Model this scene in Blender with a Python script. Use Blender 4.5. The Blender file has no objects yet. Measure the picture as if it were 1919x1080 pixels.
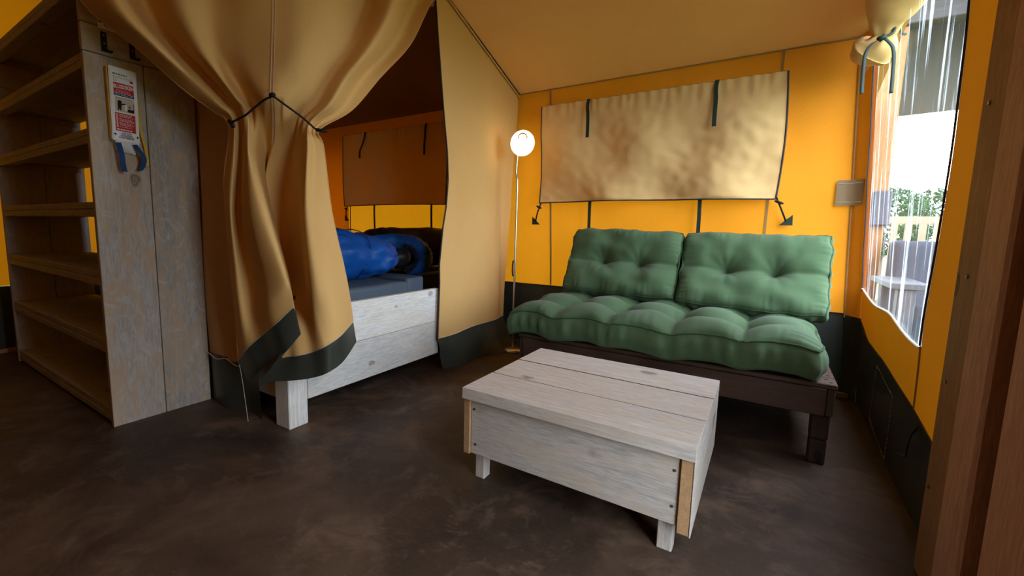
import bpy, bmesh, math, random
import numpy as np
from mathutils import Vector, Matrix, noise as mnoise
random.seed(7)
sc = bpy.context.scene
COL = sc.collection

# ------------------------------------------------------------------ camera
FPX, YAW, PIT, ROL, CX, CY = 815.015, -0.573973, 0.118893, 0.0205669, 907.82, 526.50
W, H = 1919.0, 1080.0
Fv = Vector((math.sin(YAW)*math.cos(PIT), math.cos(YAW)*math.cos(PIT), -math.sin(PIT)))
R0 = Fv.cross(Vector((0, 0, 1))).normalized(); U0 = R0.cross(Fv)
Rv = R0*math.cos(ROL) + U0*math.sin(ROL); Uv = Rv.cross(Fv)
CAM = Vector((0, 0, 1.0))
cd = bpy.data.cameras.new('camera'); cam = bpy.data.objects.new('camera', cd); COL.objects.link(cam)
cd.sensor_fit = 'HORIZONTAL'; cd.sensor_width = 36; cd.lens = FPX*36/W
cd.shift_x = (W/2-CX)/W; cd.shift_y = -(H/2-CY)/W
cd.clip_start = .02; cd.clip_end = 200
m = Matrix((Rv, Uv, -Fv)).transposed().to_4x4(); m.translation = CAM
cam.matrix_world = m
sc.camera = cam

# ------------------------------------------------------------------ sky, exposure
sc.view_settings.view_transform = 'Standard'
sc.view_settings.look = 'None'
sc.view_settings.gamma = 1.0
sc.view_settings.use_curve_mapping = False
sc.view_settings.exposure = -0.55
wd = bpy.data.worlds.new('overcast_sky'); sc.world = wd; wd.use_nodes = True
bg = wd.node_tree.nodes['Background']
bg.inputs[0].default_value = (0.80, 0.92, 1.06, 1); bg.inputs[1].default_value = 19.0
sc.cycles.max_bounces = 10; sc.cycles.diffuse_bounces = 6; sc.cycles.transmission_bounces = 8
sc.cycles.transparent_max_bounces = 12; sc.cycles.sample_clamp_indirect = 8
sc.cycles.caustics_reflective = False; sc.cycles.caustics_refractive = False
# sampling portals in the doorway and the window: they only guide sky light through the openings
def portal(name, cx, cy, cz, sy, sz):
    l = bpy.data.lights.new(name, 'AREA'); l.shape = 'RECTANGLE'; l.size = sz; l.size_y = sy
    o = bpy.data.objects.new(name, l); COL.objects.link(o); o.location = (cx, cy, cz)
    o.rotation_euler = (0, math.radians(90), 0)
    l.cycles.is_portal = True
    return o

def ray(px, py): return Fv + Rv*((px-CX)/FPX) - Uv*((py-CY)/FPX)
def onX(px, py, X): d = ray(px, py); return CAM + d*(X/d.x)
def onY(px, py, Y): d = ray(px, py); return CAM + d*(Y/d.y)
def onZ(px, py, Z): d = ray(px, py); return CAM + d*((Z-1.0)/d.z)
Fh = Vector((math.sin(YAW), math.cos(YAW), 0))
def onD(px, py, D): d = ray(px, py); return CAM + d*(D/d.dot(Fh))   # point at a horizontal distance in front

# ------------------------------------------------------------------ materials
def newmat(name):
    m = bpy.data.materials.new(name); m.use_nodes = True
    nt = m.node_tree; b = nt.nodes['Principled BSDF']
    return m, nt, b
def N(nt, t, **k):
    n = nt.nodes.new(t)
    for a, v in k.items(): setattr(n, a, v)
    return n
def ramp(nt, stops, fac):
    r = N(nt, 'ShaderNodeValToRGB'); e = r.color_ramp.elements
    while len(e) < len(stops): e.new(.5)
    for i, (p, c) in enumerate(stops):
        e[i].position = p; e[i].color = (*c, 1) if len(c) == 3 else c
    nt.links.new(fac, r.inputs[0]); return r.outputs[0]
def noise(nt, vec, scale, detail=4, rough=.55, dist=0):
    n = N(nt, 'ShaderNodeTexNoise'); n.inputs['Scale'].default_value = scale
    n.inputs['Detail'].default_value = detail; n.inputs['Roughness'].default_value = rough
    n.inputs['Distortion'].default_value = dist
    nt.links.new(vec, n.inputs['Vector']); return n.outputs['Fac']
def coords(nt, scale=(1, 1, 1), rnd=True):
    tc = N(nt, 'ShaderNodeTexCoord'); v = tc.outputs['Object']
    if rnd:
        oi = N(nt, 'ShaderNodeObjectInfo')
        ml = N(nt, 'ShaderNodeMath', operation='MULTIPLY'); ml.inputs[1].default_value = 41.0
        nt.links.new(oi.outputs['Random'], ml.inputs[0])
        ad = N(nt, 'ShaderNodeVectorMath', operation='ADD')
        nt.links.new(v, ad.inputs[0]); nt.links.new(ml.outputs[0], ad.inputs[1]); v = ad.outputs[0]
    mp = N(nt, 'ShaderNodeMapping'); mp.inputs['Scale'].default_value = scale
    nt.links.new(v, mp.inputs['Vector']); return mp.outputs[0]
def mixc(nt, fac, a, b, mode='MIX'):
    x = N(nt, 'ShaderNodeMix', data_type='RGBA', blend_type=mode)
    for sock, v in ((x.inputs[0], fac), (x.inputs[6], a), (x.inputs[7], b)):
        if hasattr(v, 'links'): nt.links.new(v, sock)
        elif isinstance(v, (int, float)): sock.default_value = v
        else: sock.default_value = (*v, 1)
    return x.outputs[2]
def bump(nt, h, strength, dist=.002):
    b = N(nt, 'ShaderNodeBump'); b.inputs['Strength'].default_value = strength
    b.inputs['Distance'].default_value = dist; nt.links.new(h, b.inputs['Height']); return b.outputs[0]

def wood(name, axis, dark, light, blotch, bfac=.5, knot=(.12, .07, .04), rough=.65, kth=.05, spec=.3, wash=None):
    m, nt, b = newmat(name + '_' + axis)
    g = {'X': (1.1, 16, 16), 'Y': (16, 1.1, 16), 'Z': (16, 16, 1.1)}[axis]
    k = {'X': (3.0, 4.6, 4.6), 'Y': (4.6, 3.0, 4.6), 'Z': (4.6, 4.6, 3.0)}[axis]
    fine = noise(nt, coords(nt, g), 3.0, 6, .65, 1.2)
    c = ramp(nt, [(.32, dark), (.68, light)], fine)
    hair = noise(nt, coords(nt, tuple(q*5 for q in g)), 4.0, 3, .6)
    c = mixc(nt, .34, c, ramp(nt, [(.36, tuple(q*.4 for q in dark)), (.58, light)], hair))
    ring = noise(nt, coords(nt, tuple(q*.45 for q in g)), 2.2, 3, .5, 3.5)
    c = mixc(nt, ramp(nt, [(.44, (0, 0, 0)), (.5, (.35, .35, .35)), (.56, (0, 0, 0))], ring), c, tuple(q*.6 for q in dark))
    oi = N(nt, 'ShaderNodeObjectInfo'); mr = N(nt, 'ShaderNodeMapRange'); mr.inputs[3].default_value = .80; mr.inputs[4].default_value = 1.08
    nt.links.new(oi.outputs['Random'], mr.inputs[0]); c = mixc(nt, 1.0, c, mr.outputs[0], 'MULTIPLY')
    bl = noise(nt, coords(nt, {'X': (1.5, 5, 5), 'Y': (5, 1.5, 5), 'Z': (5, 5, 1.5)}[axis]), 1.6, 5, .6, 1.5)
    blr = ramp(nt, [(.42, (0, 0, 0)), (.62, (1, 1, 1))], bl)
    f = N(nt, 'ShaderNodeMath', operation='MULTIPLY'); f.inputs[1].default_value = bfac
    nt.links.new(blr, f.inputs[0])
    c = mixc(nt, f.outputs[0], c, blotch)
    if wash:
        w2 = noise(nt, coords(nt, {'X': (2.5, 4, 4), 'Y': (4, 2.5, 4), 'Z': (4, 4, 2.5)}[axis]), 2.6, 6, .65, 2.5)
        c = mixc(nt, ramp(nt, [(.52, (0, 0, 0)), (.66, (.7, .7, .7))], w2), c, wash)
    v = N(nt, 'ShaderNodeTexVoronoi'); v.inputs['Scale'].default_value = 1.0
    kc = coords(nt, k); wn = N(nt, 'ShaderNodeTexNoise'); wn.inputs['Scale'].default_value = 5.0
    nt.links.new(kc, wn.inputs['Vector'])
    wa = N(nt, 'ShaderNodeVectorMath', operation='MULTIPLY_ADD'); wa.inputs[1].default_value = (.14, .14, .14)
    nt.links.new(wn.outputs['Color'], wa.inputs[0]); nt.links.new(kc, wa.inputs[2])
    nt.links.new(wa.outputs[0], v.inputs['Vector'])
    kr = ramp(nt, [(0, (.8, .8, .8)), (kth*.8, (.45, .45, .45)), (kth*1.3, (.85, .85, .85)), (kth*2.0, (0, 0, 0))], v.outputs['Distance'])
    c = mixc(nt, kr, c, knot)
    nt.links.new(c, b.inputs['Base Color'])
    b.inputs['Roughness'].default_value = rough
    b.inputs['Specular IOR Level'].default_value = spec
    nt.links.new(bump(nt, fine, .35, .0015), b.inputs['Normal'])
    return m
def woods(name, *a, **k): return {x: wood(name, x, *a, **k) for x in 'XYZ'}
W_TABLE = woods('whitewashed_pine', (.50, .44, .385), (.66, .60, .54), (.55, .43, .31), .45, knot=(.16, .12, .10), rough=.5, kth=.085)
W_BED = woods('white_pine', (.64, .62, .57), (.78, .76, .71), (.66, .58, .44), .4, knot=(.25, .18, .12), kth=.05)
W_SHELF = woods('grey_washed_pine', (.34, .295, .25), (.46, .41, .355), (.44, .31, .19), .8, knot=(.13, .085, .05), kth=.05, wash=(.42, .42, .43))
W_RAW = woods('raw_pine', (.36, .20, .09), (.50, .30, .15), (.42, .24, .11), .4, knot=(.13, .06, .03))
W_SOFA = woods('brown_stained_timber', (.055, .028, .016), (.11, .055, .03), (.075, .036, .02), .4, knot=(.02, .01, .007), rough=.55)
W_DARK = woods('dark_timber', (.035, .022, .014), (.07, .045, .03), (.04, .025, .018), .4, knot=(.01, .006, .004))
W_GREY = woods('weathered_grey_timber', (.055, .056, .06), (.10, .10, .105), (.08, .078, .075), .5)
W_POST = woods('reddish_post_timber', (.50, .26, .14), (.68, .39, .24), (.58, .30, .16), .4, knot=(.09, .035, .018), kth=.03)
W_POSTB = woods('brown_post_timber', (.26, .13, .045), (.40, .21, .08), (.22, .11, .04), .5, knot=(.04, .018, .008), kth=.06)

def cloth(name, dark, light, trans=0.0, tcol=None, rough=.85, weave=.35, sheen=0, scale=2.0):
    m, nt, b = newmat(name)
    n = noise(nt, coords(nt, (1, 1, 1), False), scale, 5, .6)
    c = ramp(nt, [(.35, dark), (.65, light)], n)
    wv = noise(nt, coords(nt, (1, 1, 1), False), 420, 2, .5)
    c = mixc(nt, .18, c, ramp(nt, [(.35, tuple(q*.6 for q in dark)), (.65, tuple(min(1, q*1.25) for q in light))], wv))
    nt.links.new(c, b.inputs['Base Color'])
    b.inputs['Roughness'].default_value = rough; b.inputs['Specular IOR Level'].default_value = .2
    if sheen: b.inputs['Sheen Weight'].default_value = sheen
    nb = bump(nt, wv, weave, .001); nt.links.new(nb, b.inputs['Normal'])
    if trans:
        t = N(nt, 'ShaderNodeBsdfTranslucent'); mx = N(nt, 'ShaderNodeMixShader')
        tc = mixc(nt, 1.0, c, tuple(tcol), 'MULTIPLY') if False else None
        n2 = noise(nt, coords(nt, (1, 1, 1), False), 90, 4, .7)
        t2 = ramp(nt, [(.3, tuple(q*.82 for q in tcol)), (.7, tcol)], n2)
        nt.links.new(t2, t.inputs['Color'])
        mx.inputs[0].default_value = trans
        nt.links.new(b.outputs[0], mx.inputs[1]); nt.links.new(t.outputs[0], mx.inputs[2])
        nt.links.new(mx.outputs[0], nt.nodes['Material Output'].inputs['Surface'])
    return m
M = {}
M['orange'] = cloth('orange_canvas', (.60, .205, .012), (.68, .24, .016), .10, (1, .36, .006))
M['orange_shaded'] = cloth('orange_canvas_left', (.56, .19, .011), (.62, .22, .015), .05, (1, .33, .004))  # left copy of the canvas, dimmed to throw less orange light
M['orange_right'] = cloth('orange_canvas_right', (.52, .175, .008), (.58, .20, .011), .035, (1, .32, .003))  # same canvas, darker: the porch shade is put into the colour
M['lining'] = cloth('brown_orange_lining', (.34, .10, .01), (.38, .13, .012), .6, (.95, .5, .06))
M['roof'] = cloth('tan_roof_canvas', (.50, .25, .055), (.55, .28, .065), .012, (.8, .36, .08))
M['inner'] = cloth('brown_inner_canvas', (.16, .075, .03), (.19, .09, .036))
M['tan'] = cloth('tan_canvas', (.64, .385, .135), (.69, .42, .155), .02, (.8, .42, .14), weave=.2)
M['tan_blind'] = cloth('tan_blind_canvas', (.66, .42, .17), (.70, .46, .20), .09, (.9, .45, .10), weave=.25, scale=3)
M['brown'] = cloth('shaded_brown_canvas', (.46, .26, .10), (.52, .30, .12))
M['skirt'] = cloth('dark_green_vinyl', (.036, .039, .030), (.048, .052, .040), rough=.33, weave=.05)
M['black'] = cloth('black_webbing', (.008, .008, .009), (.014, .014, .015), rough=.7)
M['strap'] = cloth('dark_green_webbing', (.014, .026, .019), (.022, .038, .028), rough=.7)
M['ribbon'] = cloth('teal_green_ribbon', (.010, .022, .015), (.018, .036, .024), rough=.5)
M['thread'] = cloth('pale_stitching', (.55, .45, .32), (.62, .52, .38))
M['seam'] = cloth('brown_seam_tape', (.26, .15, .055), (.32, .19, .075))
M['edge'] = cloth('charcoal_edge_binding', (.03, .03, .034), (.045, .045, .05))
M['green'] = cloth('green_cushion_fabric', (.060, .104, .046), (.072, .120, .054), rough=.9, weave=.8, sheen=.1, scale=3)
M['piping'] = cloth('green_piping', (.035, .066, .03), (.05, .085, .04))  # darker than the cover: the seam's shadow line is in this colour
M['blue'] = cloth('blue_nylon', (.003, .045, .20), (.005, .07, .29), rough=.42, weave=.05, scale=4)
M['bluedark'] = cloth('navy_nylon', (.006, .016, .06), (.009, .025, .09), rough=.45, weave=.05)
M['blacknylon'] = cloth('black_nylon', (.010, .009, .011), (.016, .014, .016), rough=.4, weave=.05)
M['matt'] = cloth('blue_grey_mattress_vinyl', (.055, .075, .10), (.075, .10, .13), rough=.5, weave=.1)
M['white'] = cloth('white_plastic', (.76, .76, .75), (.80, .80, .79), rough=.4, weave=.02)
M['yellow'] = cloth('yellow_strip', (.58, .36, .02), (.64, .40, .03), rough=.5)
M['red'] = cloth('red_print', (.45, .015, .02), (.5, .02, .025), rough=.5, weave=.02)
M['navy'] = cloth('navy_print', (.012, .03, .13), (.016, .04, .16), rough=.5, weave=.02)
M['bluestrap'] = cloth('blue_webbing', (.006, .045, .14), (.010, .07, .21), rough=.6)
M['ink'] = cloth('black_ink', (.012, .012, .012), (.018, .018, .018), weave=.02)
M['cream'] = cloth('cream_print', (.48, .46, .36), (.54, .5, .4), weave=.02)
M['greencard'] = cloth('green_print', (.03, .16, .07), (.04, .2, .09), weave=.02)
M['patch'] = cloth('brown_vinyl_patch', (.20, .125, .06), (.26, .16, .08), rough=.4, weave=.05)
M['grey'] = cloth('grey_outdoor_fabric', (.045, .048, .062), (.06, .063, .08))
M['greyd'] = cloth('dark_grey_box', (.06, .06, .075), (.08, .08, .095), rough=.5)
M['canopy'] = cloth('olive_canopy_canvas', (.050, .049, .036), (.065, .062, .045), .01, (.6, .58, .42))
M['outwood'] = cloth('pale_fence_wood', (.20, .14, .09), (.28, .20, .13))
M['brass'] = cloth('amber_arc', (.6, .28, .02), (.7, .34, .03))
def metal(name, col, rough):
    m, nt, b = newmat(name); b.inputs['Metallic'].default_value = 1
    n = noise(nt, coords(nt, (1, 1, .05)), 60, 3)
    nt.links.new(ramp(nt, [(.3, tuple(q*.8 for q in col)), (.7, col)], n), b.inputs['Base Color'])
    b.inputs['Roughness'].default_value = rough; return m
M['nickel'] = metal('brushed_nickel', (.62, .58, .52), .3)
M['steel'] = metal('screw_steel', (.35, .34, .34), .4)
def lampmat():
    m, nt, b = newmat('lit_opal_glass')
    b.inputs['Base Color'].default_value = (.9, .88, .82, 1)
    b.inputs['Emission Color'].default_value = (1, .80, .52, 1); b.inputs['Emission Strength'].default_value = 4.5
    return m
M['lamp'] = lampmat()
def floormat():
    m, nt, b = newmat('worn_brown_floor')
    v = coords(nt, (1, 1, 1), False)
    a = noise(nt, v, 1.3, 8, .62, .8)
    c = ramp(nt, [(.30, (.020, .012, .008)), (.50, (.050, .029, .018)), (.70, (.12, .074, .046))], a)
    s = noise(nt, v, 4.0, 10, .76, .5)
    c = mixc(nt, ramp(nt, [(.50, (0, 0, 0)), (.70, (.6, .6, .6))], s), c, (.21, .135, .085))
    sp = N(nt, 'ShaderNodeTexVoronoi'); sp.inputs['Scale'].default_value = 26; nt.links.new(v, sp.inputs['Vector'])
    sel = noise(nt, v, 9, 2)
    mul = N(nt, 'ShaderNodeMath', operation='MULTIPLY')
    nt.links.new(ramp(nt, [(.03, (1, 1, 1)), (.07, (0, 0, 0))], sp.outputs['Distance']), mul.inputs[0])
    nt.links.new(ramp(nt, [(.5, (0, 0, 0)), (.6, (.7, .7, .7))], sel), mul.inputs[1])
    c = mixc(nt, mul.outputs[0], c, (.26, .20, .14))
    # thin scratches
    ms = coords(nt, (1.0, 7.0, 1), False)
    sc_ = noise(nt, ms, 3.5, 9, .75, 3.0)
    c = mixc(nt, ramp(nt, [(.495, (0, 0, 0)), (.5, (.35, .35, .35)), (.505, (0, 0, 0))], sc_), c, (.24, .19, .14))
    nt.links.new(c, b.inputs['Base Color'])
    nt.links.new(ramp(nt, [(.3, (.42, .42, .42)), (.7, (.68, .68, .68))], s), b.inputs['Roughness'])
    b.inputs['Specular IOR Level'].default_value = .35
    nt.links.new(bump(nt, s, .35, .004), b.inputs['Normal'])
    return m
M['floor'] = floormat()
def pvcmat():
    m, nt, b = newmat('clear_vinyl')
    tr = N(nt, 'ShaderNodeBsdfTransparent'); tr.inputs[0].default_value = (.93, .95, 1, 1)
    gl = N(nt, 'ShaderNodeBsdfGlossy'); gl.inputs['Roughness'].default_value = .2; gl.inputs['Color'].default_value = (.95, .97, 1, 1)
    tl = N(nt, 'ShaderNodeBsdfTranslucent'); tl.inputs['Color'].default_value = (.85, .9, 1, 1)
    m1 = N(nt, 'ShaderNodeMixShader'); m2 = N(nt, 'ShaderNodeMixShader')
    v = coords(nt, (1, 9, .35), False); st = noise(nt, v, 3.2, 4, .6)
    hz = ramp(nt, [(.55, (.005, .005, .005)), (.64, (.26, .26, .26))], st)
    nt.links.new(hz, m1.inputs[0]); nt.links.new(tr.outputs[0], m1.inputs[1]); nt.links.new(tl.outputs[0], m1.inputs[2])
    fr = N(nt, 'ShaderNodeFresnel'); fr.inputs['IOR'].default_value = 1.35
    m2.inputs[0].default_value = .07; nt.links.new(m1.outputs[0], m2.inputs[1]); nt.links.new(gl.outputs[0], m2.inputs[2])
    nt.links.new(m2.outputs[0], nt.nodes['Material Output'].inputs['Surface'])
    return m
M['pvc'] = pvcmat()
M['grass'] = cloth('grass', (.06, .14, .03), (.12, .22, .05))
M['leaf'] = cloth('leaf_green', (.012, .035, .012), (.03, .065, .02))
M['deck'] = cloth('brown_deck_wood', (.08, .055, .035), (.12, .085, .055))
M['bark'] = cloth('bark', (.10, .07, .05), (.15, .1, .07))

# ------------------------------------------------------------------ object helpers
def link(name, verts, faces, mat, parent=None, smooth=False):
    me = bpy.data.meshes.new(name); me.from_pydata([tuple(v) for v in verts], [], faces); me.validate()
    me.materials.append(mat)
    if smooth: me.polygons.foreach_set('use_smooth', [True]*len(me.polygons))
    o = bpy.data.objects.new(name, me); COL.objects.link(o)
    # geometry is given in world space; the parent chain here only translates
    if parent is not None:
        o.parent = parent
        p = parent; off = Vector((0, 0, 0))
        while p is not None: off += p.location; p = p.parent
        o.location = -off
    return o
def tag(o, label=None, cat=None, group=None, kind=None):
    if label: o['label'] = label
    if cat: o['category'] = cat
    if group: o['group'] = group
    if kind: o['kind'] = kind
    return o
def thing(name, label, cat, loc, group=None):
    o = bpy.data.objects.new(name, None); COL.objects.link(o); o.location = loc; o.empty_display_size = .05
    return tag(o, label, cat, group)
class MB:
    def __init__(s): s.v = []; s.f = []
    def add(s, v, f):
        n = len(s.v); s.v += [tuple(q) for q in v]; s.f += [tuple(i+n for i in q) for q in f]; return s
    def box(s, x0, x1, y0, y1, z0, z1, bev=.0025):
        bm = bmesh.new(); bmesh.ops.create_cube(bm, size=1)
        for q in bm.verts: q.co = Vector(((x0+x1)/2+q.co.x*(x1-x0), (y0+y1)/2+q.co.y*(y1-y0), (z0+z1)/2+q.co.z*(z1-z0)))
        if bev: bmesh.ops.bevel(bm, geom=bm.edges[:], offset=bev, segments=1, affect='EDGES')
        bm.verts.index_update()
        s.add([q.co for q in bm.verts], [[q.index for q in f.verts] for f in bm.faces]); bm.free(); return s
    def grid(s, P, closed=False):
        nu, nv = len(P), len(P[0]); f = []
        for i in range(nu-1 if not closed else nu):
            for j in range(nv-1):
                a = i*nv+j; b = ((i+1) % nu)*nv+j; f.append((a, b, b+1, a+1))
        return s.add([q for r in P for q in r], f)
    def tube(s, pts, r, n=8, cap=True, flat=1.0):
        pts = [Vector(p) for p in pts]; k = len(pts)
        rr = r if isinstance(r, (list, tuple)) else [r]*k
        V = []; prev = None
        for i, p in enumerate(pts):
            t = (pts[min(i+1, k-1)]-pts[max(i-1, 0)]).normalized()
            if prev is None:
                a = Vector((0, 0, 1)) if abs(t.z) < .9 else Vector((1, 0, 0)); u = t.cross(a).normalized()
            else: u = (prev-t*prev.dot(t)).normalized()
            prev = u; w = t.cross(u)
            for j in range(n):
                an = 2*math.pi*j/n; V.append(p+u*math.cos(an)*rr[i]+w*math.sin(an)*rr[i]*flat)
        F = [(i*n+j, i*n+(j+1) % n, (i+1)*n+(j+1) % n, (i+1)*n+j) for i in range(k-1) for j in range(n)]
        if cap: F += [tuple(range(n))[::-1], tuple((k-1)*n+j for j in range(n))]
        return s.add(V, F)
    def ribbon(s, pts, side, w, th=.0015):
        # flat strap of real thickness along pts; side = unit width vector (or list)
        pts = [Vector(p) for p in pts]; k = len(pts); V = []
        for i, p in enumerate(pts):
            sd = Vector(side[i] if isinstance(side, list) else side).normalized()
            t = (pts[min(i+1, k-1)]-pts[max(i-1, 0)]).normalized(); nn = t.cross(sd).normalized()
            for a, b in ((-1, -1), (1, -1), (1, 1), (-1, 1)): V.append(p+sd*(a*w/2)+nn*(b*th/2))
        F = [(i*4+j, i*4+(j+1) % 4, (i+1)*4+(j+1) % 4, (i+1)*4+j) for i in range(k-1) for j in range(4)]
        F += [(0, 3, 2, 1), tuple((k-1)*4+j for j in range(4))]
        return s.add(V, F)
    def prism(s, poly, n, th):
        # planar polygon extruded along n by th
        n = Vector(n).normalized(); k = len(poly); P = [Vector(p) for p in poly]
        V = P+[p+n*th for p in P]
        F = [tuple(range(k)), tuple(range(2*k-1, k-1, -1))]+[(i, (i+1) % k, k+(i+1) % k, k+i) for i in range(k)]
        return s.add(V, F)
    def build(s, name, mat, parent=None, smooth=False): 
        o = link(name, s.v, s.f, mat, parent, smooth)
        bm = bmesh.new(); bm.from_mesh(o.data)
        if len(bm.faces) < 60000 and not getattr(s, 'nonorm', False): bmesh.ops.recalc_face_normals(bm, faces=bm.faces)
        bm.to_mesh(o.data); bm.free()
        return o
def lerp(a, b, t): return a+(b-a)*t
def spl(pts, n):
    """Catmull-Rom through pts, n samples per span"""
    P = [Vector(p) for p in pts]; out = []
    for i in range(len(P)-1):
        a = P[max(i-1, 0)]; b = P[i]; c = P[i+1]; d = P[min(i+2, len(P)-1)]
        for k in range(n):
            t = k/n
            out.append(.5*((2*b)+(c-a)*t+(2*a-5*b+4*c-d)*t*t+(3*b-a-3*c+d)*t**3))
    out.append(P[-1]); return out
def splgrid(G, nu, nv):
    rows = [spl(r, nu) for r in G]
    cols = [spl([rows[j][i] for j in range(len(rows))], nv) for i in range(len(rows[0]))]
    return cols       # cols[i][j]
def nz(p, s=1.0, o=0.0): return mnoise.noise(Vector(p)*s+Vector((o, o*1.7, o*.3)))

# ------------------------------------------------------------------ the setting
YB = 3.46; EAVE = 2.165; SL = .30; YR = .35
def roofz(y): return EAVE+SL*(YB-y) if y > YR else EAVE+SL*(YB-YR)-SL*(YR-y)
def XR(z, y=2.9): return .512+(.018-.055*z)*min(1, max(0, (y-2.1)/1.2))
XL = -4.78; YN = -2.75
def patch(fn, nu, nv): return [[fn(i/(nu-1), j/(nv-1)) for j in range(nv)] for i in range(nu)]

MB().box(XL-.1, .56, YN-.1, YB+.1, -.05, 0, 0).build('floor', M['floor']); bpy.data.objects['floor']['kind'] = 'structure'

def wb(x, z): return YB+.012*nz((x*4.5+z*1.5, 0, z*.7), 1, 12)*min(1, max(0, (2.12-z)*2))+.010*nz((x, 0, z), 1.8, 3)+.006*nz((x*2.2, 0, z*.6), 2.6, 9)
def xcorner(z): return .462-.045*z
P = patch(lambda u, v: (lambda z: (lambda x: Vector((x, wb(x, z), z)))(lerp(XL, xcorner(z)+.03, u)))(lerp(.52, EAVE+.01, v)), 150, 40)
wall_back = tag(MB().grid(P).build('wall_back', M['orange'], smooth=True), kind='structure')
P = patch(lambda u, v: (lambda z: (lambda x: Vector((x, wb(x, z)-.012*(1-v)*(.5+nz((x, 0, 0), 3)), z)))(lerp(XL, xcorner(z)+.03, u)))(lerp(0, .525, v)), 120, 10)
MB().grid(P).build('ground_skirt', M['skirt'], wall_back, True)
for xt, xb, z0, z1 in ((-1.62, -1.552, .53, 2.175), (-.012, -.03, .53, 2.18), (-4.105, -4.135, .53, 2.16)):
    MB().ribbon([(lerp(xb, xt, k/12), wb(lerp(xb, xt, k/12), lerp(z0, z1, k/12))-.004, lerp(z0, z1, k/12)) for k in range(13)], (1, 0, 0), .014, .002).build('seam', M['seam'], wall_back)
mb = MB()
mb.tube([(lerp(XL, .37, k/80), YB-.006+.004*nz((k*.4, 0, 0)), EAVE-.004) for k in range(81)], .0045, 6)
mb.build('eave_seam', M['seam'], wall_back)
mb = MB()
mb.tube([(lerp(XL, .44, k/80), wb(lerp(XL, .44, k/80), .52)-.006, .523) for k in range(81)], .003, 5)
mb.build('skirt_seam', M['edge'], wall_back)

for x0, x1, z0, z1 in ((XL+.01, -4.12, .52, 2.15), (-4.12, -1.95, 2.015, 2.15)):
    MB().grid(patch(lambda u, v: (lambda x, z: Vector((x, 3.432+.006*nz((x*2, 0, z)), z)))(lerp(x0, x1, u), lerp(z0, z1, v)), 30, 12)).build('inner_lining', M['lining'], wall_back, True)  # lining sheets added to darken the dimly lit cabin's back wall
# right wall: corner facet, window surround, door side
wr = MB()
def rw(y, z): return Vector((XR(z, y)+.006*nz((0, y*2, z*1.5), 2, 5), y, z))
def bandz(y):   # top of the dark skirt on the right wall: sags toward the door
    pts = [(3.46, .52), (3.37, .51), (3.10, .431), (2.6, .40), (1.955, .327), (1.0, .27)]
    for (a, za), (b, zb) in zip(pts, pts[1:]):
        if y >= b: return lerp(zb, za, (y-b)/(a-b))
    return .27
WY0, WY1 = 2.21, 3.35
def wbz(y): return lerp(.595, .684, (y-2.17)/(3.35-2.17))-.012*math.sin((y-2.16)*9)
def wy0(z): return 2.215-.04*math.sin(min(max((z-.6)/1.4, 0), 1)*math.pi)
WT = 2.34
wr.grid(patch(lambda u, v: (lambda z: Vector((lerp(xcorner(z)-.01, XR(z, 3.365)+.014, u), lerp(3.478, 3.350, u), z)))(lerp(.50, EAVE+.03, v)), 6, 30))
wr.grid(patch(lambda u, v: rw(lerp(WY1, 3.365, u), lerp(.51, 2.2, v)), 2, 30))
wr.grid(patch(lambda u, v: (lambda y: rw(y, lerp(bandz(y), wbz(y), v)))(lerp(WY0, WY1, u)), 40, 8))
wr.grid(patch(lambda u, v: (lambda z: (lambda y: rw(y, lerp(bandz(y), wbz(WY0), v) if v < .15 else z))(lerp(1.02, wy0(z) if z > .6 else WY0, u)))(lerp(.27, WT, (v-.15)/.85 if v > .15 else 0)+.3*0), 20, 60)) if False else None
def doorside(u, v):
    z0 = bandz(lerp(1.02, WY0, u))
    z = lerp(z0, WT, v); y1 = wy0(z) if z > .6 else WY0
    return rw(lerp(1.02, y1, u), z)
wr.grid(patch(doorside, 16, 60))
wr.grid(patch(lambda u, v: (lambda y: rw(y, lerp(WT, roofz(y), v)))(lerp(1.02, WY1+.015, u)), 30, 6))
wr.grid(patch(lambda u, v: (lambda y: rw(y, lerp(2.1, roofz(y), v)))(lerp(.55, 1.02, u)), 20, 6))  # unseen door gap left below, its width set to tune neutral daylight
wr.grid(patch(lambda u, v: (lambda y: rw(y, lerp(0, roofz(y), v)))(lerp(YN, .55, u)), 20, 12))
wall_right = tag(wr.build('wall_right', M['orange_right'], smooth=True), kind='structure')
mb = MB()
mb.grid(patch(lambda u, v: (lambda y: rw(y, lerp(0, bandz(y), v))-Vector((.003*(1-v), 0, 0)))(lerp(1.02, 3.365, u)), 60, 8))
mb.grid(patch(lambda u, v: (lambda z: Vector((lerp(xcorner(z)-.014, XR(z, 3.365)+.010, u), lerp(3.474, 3.346, u), z)))(lerp(0, .515, v)), 6, 8))
mb.build('ground_skirt', M['skirt'], wall_right, True)
MB().tube([rw(y, bandz(y))-Vector((.004, 0, 0)) for y in np.linspace(1.1, 3.36, 50)], .0035, 5).build('skirt_seam', M['edge'], wall_right)
MB().tube([Vector((xcorner(z)-.004, 3.452, z)) for z in np.linspace(.5, 2.1, 24)], .0045, 6).build('seam', M['seam'], wall_right)
MB().tube([rw(2.205, z)-Vector((.004, 0, 0)) for z in np.linspace(bandz(2.15), .6, 8)], .003, 5).build('seam', M['seam'], wall_right)
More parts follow.
